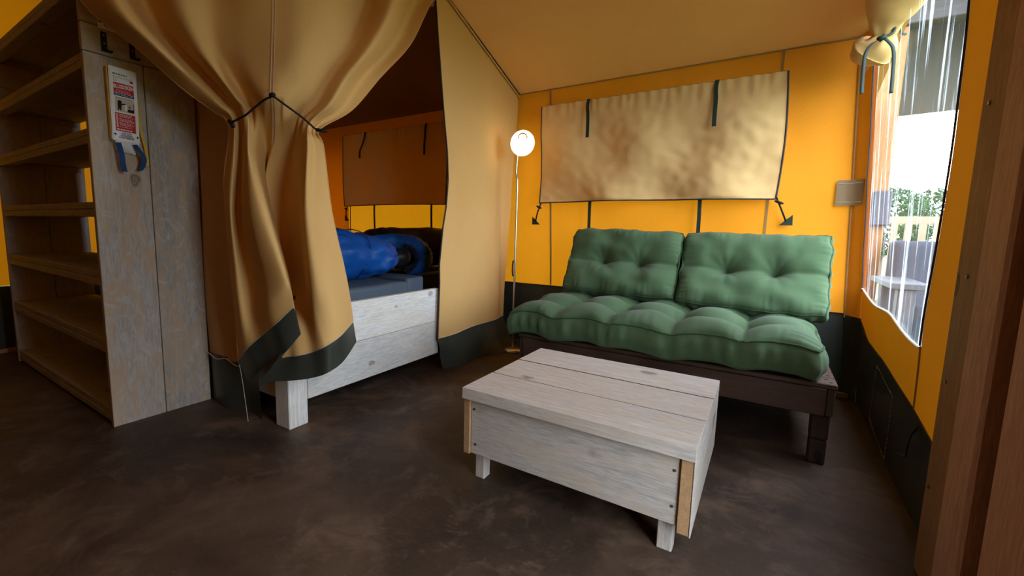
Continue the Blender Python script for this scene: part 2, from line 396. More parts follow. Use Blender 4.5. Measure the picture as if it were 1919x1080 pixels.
# stitched outline of the repair patch on the skirt
pp = [(2.842, .362), (2.495, .315), (2.52, .013), (2.907, .073), (2.842, .362)]
mb = MB(); 
for (a, za), (b, zb) in zip(pp, pp[1:]):
    for k in range(14):
        t0, t1 = k/14, (k+.62)/14
        mb.tube([rw(lerp(a, b, t), lerp(za, zb, t))-Vector((.006, 0, 0)) for t in (t0, t1)], .0013, 4)
tag(mb.build('patch_stitching', M['thread'], wall_right), kind='stuff')
# webbing tab with hook on the skirt
mb = MB()
mb.ribbon([(.512-.012, 2.075, .335), (.512-.022, 2.09, .30), (.512-.024, 2.11, .245), (.512-.02, 2.13, .20), (.512-.035, 2.17, .185), (.512-.03, 2.20, .186)], (.3, 1, .1), .026, .004)
mb.build('webbing_tab', M['black'], wall_right)
# vinyl patch wrapped over the corner
mb = MB()
mb.grid([[Vector((x, y, z)) for z in np.linspace(1.185, 1.337, 6)] for x, y in ((.325, 3.440), (.365, 3.438), (.398, 3.436), (.425, 3.415), (.447, 3.38))])
pt = mb.build('corner_patch', M['patch'], wall_back, True)
mb = MB()
for z in (1.205, 1.317): mb.tube([(.333, 3.436, z), (.398, 3.431, z), (.44, 3.385, z)], .0013, 4)
mb.build('stitching', M['thread'], pt)

# clear vinyl window with vertical creases
def pv(u, v):
    z0 = 0
    y = lerp(wy0(lerp(.6, WT, v)), WY1, u)
    z = lerp(wbz(y), WT, v)
    s = math.sin(u*60+2*nz((u*4, v, 0), 1))*.5+nz((u*26, v*1.3, 0), 1, 3)
    fade = .35+.65*min(1, (1-v)*2+.1)
    return Vector((XR(z, y)+.002+.0025*s*fade*(.3+u)+.0008*nz((u*60, v*2, 1)), y, z))
win = tag(MB().grid(patch(pv, 170, 30)).build('window_1', M['pvc'], smooth=True), kind='structure')
mb = MB()
mb.tube([rw(y, wbz(y))-Vector((.004, 0, 0)) for y in np.linspace(WY0, WY1, 30)], .005, 6)
mb.build('window_hem', M['white'], win)
mb = MB()
mb.tube([rw(wy0(z), z)-Vector((.004, 0, 0)) for z in np.linspace(.6, WT, 40)], .0035, 6)
mb.tube([rw(WY1, z)-Vector((.004, 0, 0)) for z in np.linspace(.68, 2.2, 20)], .0035, 6)
mb.build('window_binding', M['edge'], win)

# left and rear canvas walls
P = patch(lambda u, v: (lambda y: Vector((XL, y, lerp(.5, roofz(y), v))))(lerp(.3, YB, u)), 30, 10)
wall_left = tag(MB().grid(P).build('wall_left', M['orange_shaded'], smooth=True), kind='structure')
MB().grid(patch(lambda u, v: Vector((XL+.004, lerp(YN, YB, u), lerp(0, .5, v))), 30, 4)).build('ground_skirt', M['skirt'], wall_left)
MB().grid(patch(lambda u, v: Vector((lerp(XL, .5, u), YN, lerp(0, roofz(YN), v))), 30, 10)).build('wall_rear', M['inner'])  # unseen wall, kept dark to hold back light from behind
tag(bpy.data.objects['wall_rear'], kind='structure')
tag(MB().box(XL+.01, XL+.05, -.5, 1.1, 0, .03).build('baseboard_left', W_RAW['Y']), kind='structure')
tag(MB().box(-1.7, .5, 3.41, 3.44, 0, .028).build('baseboard_back', W_RAW['X']), kind='structure')

MB().grid(patch(lambda u, v: (lambda y: Vector((XL, y, lerp(.5, roofz(y), v))))(lerp(YN, .3, u)), 30, 10)).build('unseen_dark_panel', M['inner'], wall_left, True)  # unseen part of the wall, made dark and opaque to cut its glow
# roof canvas
def rf(u, v):
    x = lerp(XL-.25, .55, u); y = lerp(4.15, YN-.2, v)  # unseen overhang past the back wall, extended to shade its top
    ruck = .010*math.exp(-max(0, YB-y)*9)*math.sin(x*42+3*nz((x*3, 0, 0)))*(1 if y < YB else 0)
    return Vector((x, y, roofz(y)-.02*math.sin(min(max((YB-y)/3.1, 0), 1)*math.pi)*(1+.4*nz((x, y, 0), .9))+ruck*.6))
ceil = tag(MB().grid(patch(rf, 140, 130)).build('ceiling', M['roof'], smooth=True), kind='structure')

# ------------------------------------------------------------------ timber posts by the door
def post(x0, x1, y0, y1, mat, label, screws=()):
    t = thing('timber_post', label, 'post', ((x0+x1)/2, (y0+y1)/2, 0), None)
    # slightly rounded arrises
    MB().box(x0, x1, y0, y1, 0.0, roofz(y0)-.06, .008).build('shaft', mat, t)
    for z, y in screws: MB().tube([(x0-.004, y, z), (x0+.01, y, z)], .006, 8).build('screw', M['steel'], t)
    return t
MB().box(.502, .507, 1.02, 1.752, 0, 2.6, 0).build('dark_gap_backing', M['black'], wall_right)  # black sheet added so the gaps between the posts read dark
post(.452, .50, 1.592, 1.748, W_POSTB['Z'], 'brown timber post beside the window canvas, with small steel screw heads', ((.60, 1.70), (.28, 1.71), (.90, 1.66), (1.35, 1.69)))
post(.442, .485, 1.425, 1.572, W_POST['Z'], 'pale reddish timber post in the middle of the three by the door')
post(.455, .50, 1.13, 1.368, W_POST['Z'], 'reddish timber post at the right edge of the photo, nearest the camera')

# ------------------------------------------------------------------ shelving unit
SX0, SX1, SY0, SY1 = -4.40, -2.60, .722, 1.165
sh = thing('shelving_unit', 'tall grey-washed wooden shelving unit open at front and back, left of the tent curtain', 'shelving unit', ((SX0+SX1)/2, (SY0+SY1)/2, 0))
ym = .945
for x0, x1 in ((SX1-.032, SX1), (SX0, SX0+.032)):
    for a, b in ((SY0, ym-.0015), (ym+.0015, SY1)):
        MB().box(x0, x1, a, b, 0, 1.748).build('side_plank', W_SHELF['Z'], sh)
    MB().box(x0, x1, SY0, SY1, 1.751, 1.87).build('side_plank', W_RAW['Y'] if False else W_SHELF['Y'], sh)
    MB().box(x0, x1, SY0, SY1, 1.873, 2.12).build('side_plank', W_SHELF['Y'], sh)
for zt in (.085, .435, .762, 1.088, 1.42, 1.75, 2.085):
    x0, x1 = SX0+.0325, SX1-.0325
    for a, b in ((SY0+.006, ym-.001), (ym+.001, SY1-.004)):
        MB().box(x0, x1, a, b, zt-.032, zt).build('shelf_board', W_SHELF['X'], sh)
    MB().box(x0, x1, SY0+.004, SY0+.06, zt-.068, zt-.034).build('shelf_lip', W_SHELF['X'], sh)
    for xa, xb in ((x0, x0+.022), (x1-.022, x1)):
        MB().box(xa, xb, SY0+.08, SY1-.02, zt-.066, zt-.034).build('cleat', W_SHELF['Y'], sh)
for y in (.800, .905):
    mb = MB(); mb.box(SX1, SX1+.004, y-.011, y+.011, 1.765, 1.85, .001); mb.box(SX1, SX1+.02, y-.011, y+.026, 1.765, 1.772, .001)
    h_ = mb.build('angle_bracket', M['black'], sh)
    for z in (1.80, 1.835): MB().tube([(SX1+.003, y, z), (SX1+.006, y, z)], .004, 8).build('screw', M['steel'], h_)
for z in (1.80,): MB().tube([(SX1-.001, .855, z), (SX1+.003, .855, z)], .005, 8).build('screw', M['steel'], sh)
card = thing('label_card', 'small white printed card pinned to the top of the shelf side', 'card', (SX1, .83, 1.86))
MB().box(SX1, SX1+.003, .782, .88, 1.862, 1.93, .0005).build('card', M['white'], card)
MB().box(SX1+.003, SX1+.0035, .786, .805, 1.888, 1.90, 0).build('print_bar', M['ink'], card)
MB().tube([(SX1+.0035, .815+.01*math.cos(a), 1.885+.01*math.sin(a)) for a in np.linspace(.5, 5.5, 14)], .0012, 4).build('print_ring', M['ink'], card)

# fire blanket box
def text_mesh(name, body, size, mat, parent, org, right, up, nrm, align='CENTER', xs=1.0, bold=0):
    cu = bpy.data.curves.new('t', 'FONT'); cu.body = body; cu.size = size; cu.align_x = align; cu.align_y = 'CENTER'
    cu.offset = bold; cu.resolution_u = 2
    to = bpy.data.objects.new('t', cu); COL.objects.link(to)
    dg = bpy.context.evaluated_depsgraph_get(); dg.update()
    me = to.evaluated_get(dg).to_mesh()
    vs = [Vector(org)+Vector(right)*(v.co.x*xs)+Vector(up)*v.co.y+Vector(nrm)*.0006 for v in me.vertices]
    fs = [tuple(p.vertices) for p in me.polygons]
    to.evaluated_get(dg).to_mesh_clear(); bpy.data.objects.remove(to); bpy.data.curves.remove(cu)
    return link(name, vs, fs, mat, parent)
fb = thing('fire_blanket_box', 'white wall-mounted fire blanket box with red Dutch label and two blue pull straps', 'fire blanket', (SX1, .85, 1.37))
FX = SX1+.001; FT = FX+.046
# slightly tilted: local frame
def fbp(a, b, x):   # a: 0..1 toward +y, b: 0..1 upward
    return Vector((x, lerp(.795, .898, a)-.004*(1-b)+.0*b, lerp(1.372, 1.700, b)-.004*a))
mb = MB()
pts8 = [fbp(a, b, x) for x in (FX, FT) for a, b in ((0, 0), (1, 0), (1, 1), (0, 1))]
bm = bmesh.new(); vv = [bm.verts.new(p) for p in pts8]
for f in ((0, 1, 2, 3), (7, 6, 5, 4), (0, 4, 5, 1), (1, 5, 6, 2), (2, 6, 7, 3), (3, 7, 4, 0)): bm.faces.new([vv[i] for i in f])
bmesh.ops.bevel(bm, geom=bm.edges[:], offset=.003, segments=2, affect='EDGES'); bm.verts.index_update()
mb.add([v.co for v in bm.verts], [[v.index for v in f.verts] for f in bm.faces]); bm.free()
mb.build('case', M['white'], fb)
mb = MB(); mb.add([fbp(-.012, b, x) for b in (.02, .98) for x in (FX+.014, FX+.03)], [(0, 1, 3, 2)])
mb.box(FX+.014, FX+.032, .7895, .7935, 1.374, 1.698, .0005); mb.build('yellow_side_strip', M['yellow'], fb)
def lab(name, a0, a1, b0, b1, mat, lift=.0008, par=None):
    return MB().prism([fbp(a0, b0, FT), fbp(a1, b0, FT), fbp(a1, b1, FT), fbp(a0, b1, FT)], (1, 0, 0), lift).build(name, mat, par or fb)
red1 = lab('red_title_panel', .13, .87, .655, .79, M['red'])
lab('blue_strip', .13, .87, .615, .65, M['navy'])
lab('picture_caption', .16, .85, .57, .60, M['cream'])
pic = lab('picture_panel', .16, .86, .405, .565, M['cream'])
red2 = lab('red_instruction_panel', .13, .87, .135, .385, M['red'])
RV, UV_, NV = (0, 1, 0), (0, 0, 1), (1, 0, 0)
def fo(a, b, l=.0012): p = fbp(a, b, FT); return (p.x+l, p.y, p.z)
text_mesh('title_lettering', 'BLUSDEKEN', .0235, M['white'], red1, fo(.5, .742), RV, UV_, NV, xs=.60, bold=.0006)
def lines(par, a0, a1, bs, mat, hgt=.0022, seed=1):
    rnd = random.Random(seed); mb = MB()
    for b in bs:
        a = a0
        e = a1-rnd.uniform(0, .12)
        while a < e:
            w = rnd.uniform(.04, .11); w = min(w, e-a)
            p0 = fo(a, b, .001); p1 = fo(a+w, b, .001)
            mb.add([(p0[0], p0[1], p0[2]-hgt/2), (p1[0], p1[1], p1[2]-hgt/2), (p1[0], p1[1], p1[2]+hgt/2), (p0[0], p0[1], p0[2]+hgt/2)], [(0, 1, 2, 3)])
            a += w+.025
    mb.build('small_print', mat, par)
lines(red1, .2, .82, (.693, .672), M['white'], .0016, 2)
lines(fb, .18, .84, (.632,), M['white'], .002, 3)
lines(fb, .2, .8, (.585,), M['red'], .002, 4)
lines(red2, .28, .84, (.366, .35, .334, .306, .29, .274, .25, .234, .218, .195), M['white'], .0016, 5)
lines(red2, .17, .84, (.158,), M['white'], .005, 6)
mb = MB()
for b in (.358, .30, .245, .195):
    mb.tube([fo(.2+.03*math.cos(t), b+.011*math.sin(t), .0012) for t in np.linspace(0, 6.28, 10)], .0009, 4)
for b in (.33, .272, .22): mb.tube([fo(.2, b-.018, .0012), fo(.2, b+.018, .0012)], .002, 4)
mb.build('step_marks', M['white'], red2)
text_mesh('maker_wordmark', '', .01, M['greencard'], fb, fo(.4, .9), RV, UV_, NV) if False else None
lines(fb, .12, .66, (.905,), M['greencard'], .006, 8)
lines(fb, .12, .9, (.872, .855), M['ink'], .0014, 9)
lab('red_square_mark', .74, .86, .82, .852, M['red'])
MB().tube([fo(.2+.055*math.cos(t), .825+.017*math.sin(t), .001) for t in np.linspace(0, 6.28, 16)], .0006, 4).build('round_mark', M['ink'], fb)
for i, (s, b) in enumerate((('TREK AAN', .108), ('DE BANDEN', .078), ('VOOR GEBRUIK', .048))):
    text_mesh('strap_lettering', s, .0115, M['navy'], fb, fo(.5, b), RV, UV_, NV, xs=.72, bold=.0002)
for a in (.1, .92):
    MB().prism([fo(a-.05, .088, .0002), fo(a, .062, .0002), fo(a+.05, .088, .0002), fo(a+.02, .098, .0002), fo(a-.02, .098, .0002)], NV, .0006).build('arrow_mark', M['navy'], fb)
# pictogram: figure holding the blanket in front of a pan on a stove
mb = MB()
mb.tube([fo(.32, .535, .001), fo(.32, .5351, .002)], .0075, 12)
mb.prism([fo(.24, .52, .0009), fo(.40, .52, .0009), fo(.38, .47, .0009), fo(.37, .42, .0009), fo(.32, .42, .0009), fo(.31, .46, .0009), fo(.29, .42, .0009), fo(.24, .42, .0009), fo(.25, .47, .0009)], NV, .0006)
mb.prism([fo(.38, .515, .0009), fo(.56, .525, .0009), fo(.56, .512, .0009), fo(.38, .495, .0009)], NV, .0006)
mb.prism([fo(.6, .415, .0009), fo(.84, .415, .0009), fo(.84, .455, .0009), fo(.6, .455, .0009)], NV, .0006)
mb.prism([fo(.82, .455, .0009), fo(.84, .455, .0009), fo(.84, .54, .0009), fo(.82, .54, .0009)], NV, .0006)
mb.build('pictogram', M['ink'], pic)
MB().prism([fo(.5, .50, .0013), fo(.56, .52, .0013), fo(.60, .45, .0013), fo(.54, .42, .0013), fo(.49, .44, .0013)], NV, .0005).build('pictogram_blanket', M['white'], pic)
MB().prism([fo(.63, .47, .0011), fo(.73, .47, .0011), fo(.70, .50, .0011), fo(.66, .515, .0011)], NV, .0005).build('pictogram_flame', M['red'], pic)
# flap and straps
mb = MB(); mb.add([(FT-.004, .800, 1.372), (FT-.004, .893, 1.368), (FX+.012, .885, 1.318), (FX+.006, .81, 1.335)], [(0, 1, 2, 3)])
mb.add([(FX+.002, .80, 1.372), (FX+.002, .893, 1.368), (FX+.008, .885, 1.317), (FX+.004, .81, 1.334)], [(0, 1, 2, 3)])
mb.build('flap', M['white'], fb)
def dn(y0, pts, nm, mat, w=.021, par=fb):
    MB().ribbon(spl(pts, 5), (.25, 1, .0), w, .002).build(nm, mat, par)
dn(0, [(FT-.015, .812, 1.374), (FT-.002, .815, 1.34), (FT+.008, .818, 1.30), (FT+.006, .820, 1.262), (FT+.0, .827, 1.232)], 'pull_strap', M['bluestrap'])
dn(0, [(FT-.015, .872, 1.372), (FT+.002, .882, 1.345), (FT+.006, .902, 1.31), (FT+.0, .902, 1.275), (FT-.012, .890, 1.245)], 'pull_strap', M['bluestrap'])
dn(0, [(FX+.01, .905, 1.61), (FX+.012, .912, 1.45), (FX+.016, .925, 1.36), (FX+.01, .932, 1.30), (FX+.012, .93, 1.27)], 'yellow_cord_tape', M['yellow'], .012)

# ------------------------------------------------------------------ coffee table
ct = thing('coffee_table', 'low whitewashed box-like wooden coffee table in front of the green sofa', 'coffee table', (-.535, 1.68, 0))
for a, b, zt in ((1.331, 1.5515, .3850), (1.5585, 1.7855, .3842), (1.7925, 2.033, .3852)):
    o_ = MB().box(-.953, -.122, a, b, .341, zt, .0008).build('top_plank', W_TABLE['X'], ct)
    o_.data.materials.append(W_DARK['X'])          # dark stained edges, with the shade of the joints painted in
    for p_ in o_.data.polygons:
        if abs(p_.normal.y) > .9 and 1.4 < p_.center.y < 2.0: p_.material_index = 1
MB().box(-.922, -.162, 1.35, 1.375, .116, .340).build('front_panel', W_TABLE['X'], ct)
MB().box(-.922, -.162, 1.988, 2.013, .116, .340).build('rear_panel', W_TABLE['X'], ct)
tag(MB().box(-.952, -.9225, 1.342, 2.026, .113, .3405).build('side_panel', W_RAW['Y'], ct), 'side board with raw orange end grain')
tag(MB().box(-.1615, -.1265, 1.342, 2.026, .100, .3405, .002).build('side_panel', W_RAW['Y'], ct), 'side board with raw orange end grain')
MB().box(-.1264, -.1222, 1.340, 2.028, .099, .3408, .001).build('side_facing', W_TABLE['Y'], ct)
for x0, x1 in ((-.920, -.878), (-.222, -.175)):
    for y0, y1 in ((1.384, 1.43), (1.935, 1.981)):
        MB().box(x0, x1, y0, y1, 0, .340, .003).build('leg', W_TABLE['Z'], ct)
for px, py in ((889, 767), (891, 833), (1264, 882), (1259, 949)):
    p = onY(px, py, 1.35); MB().tube([(p.x, 1.3485, p.z), (p.x, 1.356, p.z)], .0048, 10).build('screw', M['steel'], ct)

# ------------------------------------------------------------------ bed
bx = -1.886
bed = thing('bed', 'white pine bed frame of wide planks inside the sleeping cabin', 'bed', (-2.9, 1.8, 0))
MB().box(bx-.036, bx, 1.297, 2.335, .126, .3555).build('side_plank', W_BED['Y'], bed)
MB().box(bx-.036, bx, 1.297, 2.335, .3575, .586).build('side_plank', W_BED['Y'], bed)
MB().box(-4.0, bx-.114, 1.215, 1.25, .126, .3555).build('end_plank', W_BED['X'], bed)
MB().box(-4.0, bx-.114, 1.215, 1.25, .3575, .586).build('end_plank', W_BED['X'], bed)
MB().box(-4.0, bx-.04, 2.30, 2.33, .126, .40).build('end_plank', W_BED['X'], bed)
for y0, y1, xo in ((1.19, 1.295, 0), (2.28, 2.345, -.5)):
    MB().box(bx-.112+xo, bx+xo, y0, y1, 0, .35 if xo else .584, .004).build('corner_post', W_BED['Z'], bed)
MB().box(-4.1, -4.0, 1.20, 1.30, 0, .584, .004).build('corner_post', W_BED['Z'], bed)
MB().box(-4.1, -4.0, 2.28, 2.38, 0, .584, .004).build('corner_post', W_BED['Z'], bed)
MB().box(-4.0, bx-.04, 1.255, 2.34, .36, .38).build('slat_base', W_BED['X'], bed)
def softbox(x0, x1, y0, y1, z0, z1, amp, seed, rad=.03, nu=26, nv=26):
    """soft upholstered block from a subdivided rounded box"""
    bm = bmesh.new(); bmesh.ops.create_cube(bm, size=1)
    for v in bm.verts: v.co = Vector(((x0+x1)/2+v.co.x*(x1-x0), (y0+y1)/2+v.co.y*(y1-y0), (z0+z1)/2+v.co.z*(z1-z0)))
    bmesh.ops.bevel(bm, geom=bm.edges[:], offset=rad, segments=3, affect='EDGES', profile=.6)
    bmesh.ops.subdivide_edges(bm, edges=[e for e in bm.edges if e.calc_length() > .1], cuts=12, use_grid_fill=True)
    for v in bm.verts:
        n_ = nz(v.co, 4.5, seed)+.6*nz(v.co, 11, seed+3)
        v.co.z += amp*n_*(1 if v.co.z > (z0+z1)/2 else .1); v.co.x += amp*.35*nz(v.co, 7, seed+5)
    bm.verts.index_update(); mb = MB(); mb.add([v.co for v in bm.verts], [[v.index for v in f.verts] for f in bm.faces]); bm.free()
    return mb
mt = tag(softbox(-3.95, bx-.045, 1.262, 2.085, .385, .655, .009, 1).build('mattress', M['matt'], smooth=True), 'blue-grey vinyl mattress, the longer one under the blue sleeping bag', 'mattress')
mt2 = tag(softbox(-3.95, bx-.075, 2.10, 2.272, .385, .665, .010, 5, .025).build('mattress', M['matt'], smooth=True), 'narrow blue-grey mattress end past the split, by the right curtain panel', 'mattress')

def bag(name, label, cat, axis, radii, mat, seed, squash=.8, amp=.012, rib=0, n=40, parent=None):
    pts = spl(axis, 10); k = len(pts)
    R_ = [float(np.interp(i/(k-1), np.linspace(0, 1, len(radii)), radii)) for i in range(k)]
    mb = MB(); V = []; prev = None
    for i, p in enumerate(pts):
        t = (pts[min(i+1, k-1)]-pts[max(i-1, 0)]).normalized(); u = t.cross(Vector((0, 0, 1))).normalized(); w = u.cross(t)
        for j in range(n):
            an = 2*math.pi*j/n; ca, sa = math.cos(an), math.sin(an)
            r = R_[i]*(1-.06*rib*abs(math.sin(i*.9)))
            q = Vector((p.x*2+i*.0, ca*1.2, sa*1.2))
            d = amp*(nz((i*.22+seed, ca*1.6, sa*1.6))+.8*nz((i*.16+seed, ca*5, sa*5)))*min(1, R_[i]/.08)
            V.append(p+u*ca*(r+d)+w*sa*(r+d)*squash)
    F = [(i*n+j, i*n+(j+1) % n, (i+1)*n+(j+1) % n, (i+1)*n+j) for i in range(k-1) for j in range(n)]
    F += [tuple(range(n))[::-1], tuple((k-1)*n+j for j in range(n))]
    mb.add(V, F); o = mb.build(name, mat, parent, True)
    if label: tag(o, label, cat)
    return o
b1 = bag('sleeping_bag', 'bright blue nylon sleeping bag bundled on the left of the mattress', 'sleeping bag',
    [(-2.30, 1.27, .825), (-2.29, 1.42, .825), (-2.28, 1.62, .82), (-2.26, 1.82, .815), (-2.24, 2.02, .80), (-2.22, 2.17, .79), (-2.21, 2.26, .79)], [.06, .165, .178, .185, .175, .165, .135, .085, .012], M['blue'], 2, .90, .026)
for yy, rr in ((1.56, .187), (1.90, .175)):
    MB().tube([(-2.265+rr*math.cos(a), yy+.025*math.sin(a*2), .818+rr*.92*math.sin(a)) for a in np.linspace(-1.3, 2.8, 26)], .003, 5).build('quilt_seam', M['bluedark'], b1)
b2 = bag('sleeping_bag', 'smaller blue sleeping bag curling round its dark furry opening', 'sleeping bag',
    [onX(672, 462, -2.42), onX(706, 460, -2.40), onX(742, 457, -2.36), onX(776, 463, -2.31), onX(793, 480, -2.28), onX(788, 498, -2.26), onX(764, 509, -2.25)], [.05, .075, .08, .082, .08, .065, .03], M['blue'], 9, 1.0, .008, 1)
bag('hood_lining', None, None, [onX(722, 484, -2.32), onX(752, 484, -2.25), onX(768, 485, -2.22)], [.05, .085, .075, .02], M['blacknylon'], 3, .9, .006, parent=b2)
mb = MB(); rnd = random.Random(4)
for k in range(900):   # dark fur trim round the opening
    a = rnd.uniform(-1.9, 1.9); r = rnd.uniform(.75, 1.0)
    c = onX(762+20*r*math.cos(a), 484-24*r*math.sin(a), -2.20-.03*rnd.random())
    d = Vector((rnd.uniform(.0, .6), math.cos(a)+rnd.uniform(-.5, .5), math.sin(a)+rnd.uniform(-.5, .5))).normalized()*.024
    s_ = Vector((rnd.uniform(-1, 1), rnd.uniform(-1, 1), rnd.uniform(-1, 1))).normalized()*.0022
    mb.add([c-s_, c+s_, c+d], [(0, 1, 2)])
mb.nonorm = True
tag(mb.build('fur_trim', M['blacknylon'], b2), kind='stuff')
bag('sleeping_bag', 'black sleeping bag lying behind the blue ones, half hidden by the right curtain panel', 'sleeping bag',
    [(-2.72, 2.36, .84), (-2.70, 2.48, .835), (-2.66, 2.65, .83), (-2.60, 2.9, .83), (-2.50, 3.15, .83), (-2.47, 3.32, .83)], [.04, .14, .165, .175, .18, .18, .17, .15], M['blacknylon'], 19, .95, .012)
# second, set-back bed behind the first: only its bags show
bed2 = thing('bed', 'second bed set back behind the first, under the black sleeping bag', 'bed', (-3.0, 2.85, 0))
MB().box(-2.19, -2.155, 2.40, 3.30, .126, .50).build('side_plank', W_BED['Y'], bed2)
MB().box(-4.0, -2.19, 2.39, 2.42, .126, .50).build('end_plank', W_BED['X'], bed2)
for x0 in (-4.1, -2.26):
    for y0 in (2.425, 3.25): MB().box(x0, x0+.068, y0, y0+.068, 0, .40, .004).build('leg', W_BED['Z'], bed2)
MB().box(-4.0, -2.195, 2.425, 3.30, .41, .43).build('slat_base', W_BED['X'], bed2)
tag(softbox(-3.95, -2.20, 2.43, 3.28, .435, .655, .009, 12).build('mattress', M['bluedark'], smooth=True), 'dark mattress under the black sleeping bag', 'mattress')

# ------------------------------------------------------------------ cabin: ceiling, left panel, right panel
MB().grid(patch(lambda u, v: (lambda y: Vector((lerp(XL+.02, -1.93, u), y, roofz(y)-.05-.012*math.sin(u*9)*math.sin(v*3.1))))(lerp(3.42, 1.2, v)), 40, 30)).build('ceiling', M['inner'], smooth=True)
tag(bpy.data.objects['ceiling.001'], kind='structure', label='dark brown inner ceiling of the sleeping cabin')
lp = thing('cabin_side_curtain', 'brown canvas curtain panel hanging behind the shelving unit, dark skirt below', 'curtain', (-3.2, 1.18, 0))
def lpf(z0, z1, flare=0):
    def f(u, v):
        x = lerp(-4.22, -2.12, u); z = lerp(z0, z1, v)
        e = min(1, max(0, (1.9-z)/1.9))
        y = 1.178+.02*e*nz((x*6, 0, z*.8), 1, 4)*(1 if x > -2.58 else .35)
        y += (-.035*math.sin((x+2.6)*13+z*1.2)*e if x > -2.59 else 0)
        x += .03*e*nz((0, x*3, z*1.4), 1, 8)
        zz = z+(.012*math.sin(x*30) if v == 0 and z0 > .1 else 0)
        if z < .28: y = lerp(y-.0, 1.165, .4)
        return Vector((x, y, zz))
    return f
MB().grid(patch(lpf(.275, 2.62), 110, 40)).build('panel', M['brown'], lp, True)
MB().grid(patch(lpf(.0, .285), 110, 8)).build('skirt', M['skirt'], lp, True)
MB().tube([(x, 1.150, .272+.01*math.sin(x*31)) for x in np.linspace(-2.57, -2.13, 20)], .003, 5).build('hem_seam', M['thread'], lp)
zp = [onY(447, 678, 1.13), onY(452, 700, 1.125), onY(458, 740, 1.125), onY(465, 790, 1.125)]
mb = MB(); mb.ribbon(zp, (1, -.2, 0), .004, .002)
mb.build('zip_tape', M['thread'], lp)

# right fixed panel of the cabin front
edge_px = [(812, -60), (815, 0), (819, 60), (824, 120), (829, 180), (832, 215), (838, 285), (839, 338), (835, 388), (829, 426), (823, 497), (824, 532), (822, 590), (820, 637)]
EP = sorted([(onX(a, b, -1.86).z, onX(a, b, -1.86).y) for a, b in edge_px])
ez = [a for a, b in EP]; ey = [b for a, b in EP]
def py_front(z): return float(np.interp(z, ez, ey))
def px_plane(y, z): return -1.86-.055*(y-2.3)/1.1
def rp(u, v):
    z0 = .235+.0*u
    yf = py_front(lerp(z0, 2.5, v)); yk = 3.30+.14*min(1, v)+.04*nz((0, 0, v*5))
    # top follows the roof
    y = lerp(yf, yk, u); zt = roofz(y)-.012
    z = lerp(z0-.01*u, zt, v)
    y = lerp(py_front(z), yk, u)
    zt = roofz(y)-.012; z = lerp(z0, zt, v)
    e = (1-v)**.8
    w = .022*math.sin(u*10+1.5*z)*e*u**.5+.02*nz((0, u*3, z*.9), 1.2, 7)*e+.03*math.exp(-((u-.84)/.06)**2)*math.exp(-((z-.75)/.35)**2)
    return Vector((px_plane(y, z)+w, y, z))
rpn = thing('cabin_front_panel', 'tan canvas panel right of the cabin opening, next to the floor lamp', 'curtain', (-1.88, 2.9, 0))
G = patch(rp, 70, 70)
MB().grid(G).build('panel', M['tan'], rpn, True)
MB().tube([q+Vector((.003, 0, 0)) for q in G[0]], .0055, 6).build('zip_edge', M['edge'], rpn, True)
MB().tube([q[-1]+Vector((.012, 0, -.002)) for q in G], .008, 6).build('top_binding', M['edge'], rpn, True)
MB().tube([q[-1]+Vector((.014, 0, -.018+.004*nz((i*.3, 0, 0)))) for i, q in enumerate(G)], .006, 6).build('top_hem', M['tan'], rpn, True)
def rs(u, v):
    p = G[int(round(u*69))][0]
    out = .0+.25*u**1.5*(1-v)
    q = Vector((p.x+out*.9, p.y-.25*u*(1-v)+.05*(1-v)*u, lerp(.004, p.z+.004, v)))
    q.x += .03*math.sin(u*7)*(1-v)+.012*nz((u*5, v*2, 0), 1)
    q.y = lerp(q.y, q.y+.06*(1-u), 1-v)
    return q
MB().grid(patch(rs, 70, 12)).build('skirt', M['skirt'], rpn, True)
MB().tube([q[0]+Vector((.003, 0, .004)) for q in G], .0028, 5).build('hem_seam', M['thread'], rpn)

# zip pulls at the top of the opening
mb = MB()
for dx in (0, .012):
    c = onX(808+dx*200, 8, -1.85)
    mb.tube([c+Vector((0, .008*math.cos(a), .012*math.sin(a))) for a in np.linspace(0, 6.28, 10)], .0022, 5)
mb.build('zip_pull', M['nickel'], rpn)

# ------------------------------------------------------------------ main tied-back curtain
A = [(96,-130,1.95),(165,-150,1.90),(225,-160,1.98),(300,-160,1.93),(385,-165,1.97),(455,-165,1.97),(516,-165,1.975),(580,-165,2.08),(650,-160,2.24),(715,-150,2.44),(765,-130,2.62),(805,-110,2.80),(850,-90,2.93)]
B = [(150,0,1.95),(215,0,1.88),(272,0,1.97),(330,0,1.91),(400,0,1.96),(460,0,1.965),(515,0,1.975),(572,0,2.06),(632,0,2.18),(690,0,2.42),(738,0,2.47),(776,0,2.72),(812,0,2.87)]
C = [(258,92,1.99),(292,86,1.93),(326,82,2.02),(364,80,1.95),(410,80,1.985),(462,85,1.975),(514,90,1.975),(563,90,2.02),(614,88,2.11),(660,84,2.25),(702,80,2.29),(738,80,2.50),(770,82,2.62)]
D = [(342,166,2.04),(364,152,2.00),(386,143,2.06),(406,138,1.98),(434,136,2.02),(474,142,1.98),(512,150,1.97),(547,152,2.01),(584,150,2.06),(618,147,2.15),(650,145,2.16),(680,146,2.30),(712,146,2.40)]
D2= [(392,203,2.06),(408,194,2.02),(424,186,2.07),(440,182,2.00),(458,178,2.045),(484,172,1.985),(511,172,1.965),(540,176,2.00),(568,184,2.05),(594,192,2.10),(616,196,2.08),(640,202,2.17),(660,206,2.22)]
T = [(425,229,2.085),(437,224,2.05),(449,219,2.085),(461,214,2.03),(473,208,2.06),(491,198,2.01),(513,190,1.98),(533,203,2.02),(553,216,2.07),(566,225,2.09),(577,231,2.06),(588,238,2.09),(601,245,2.11)]
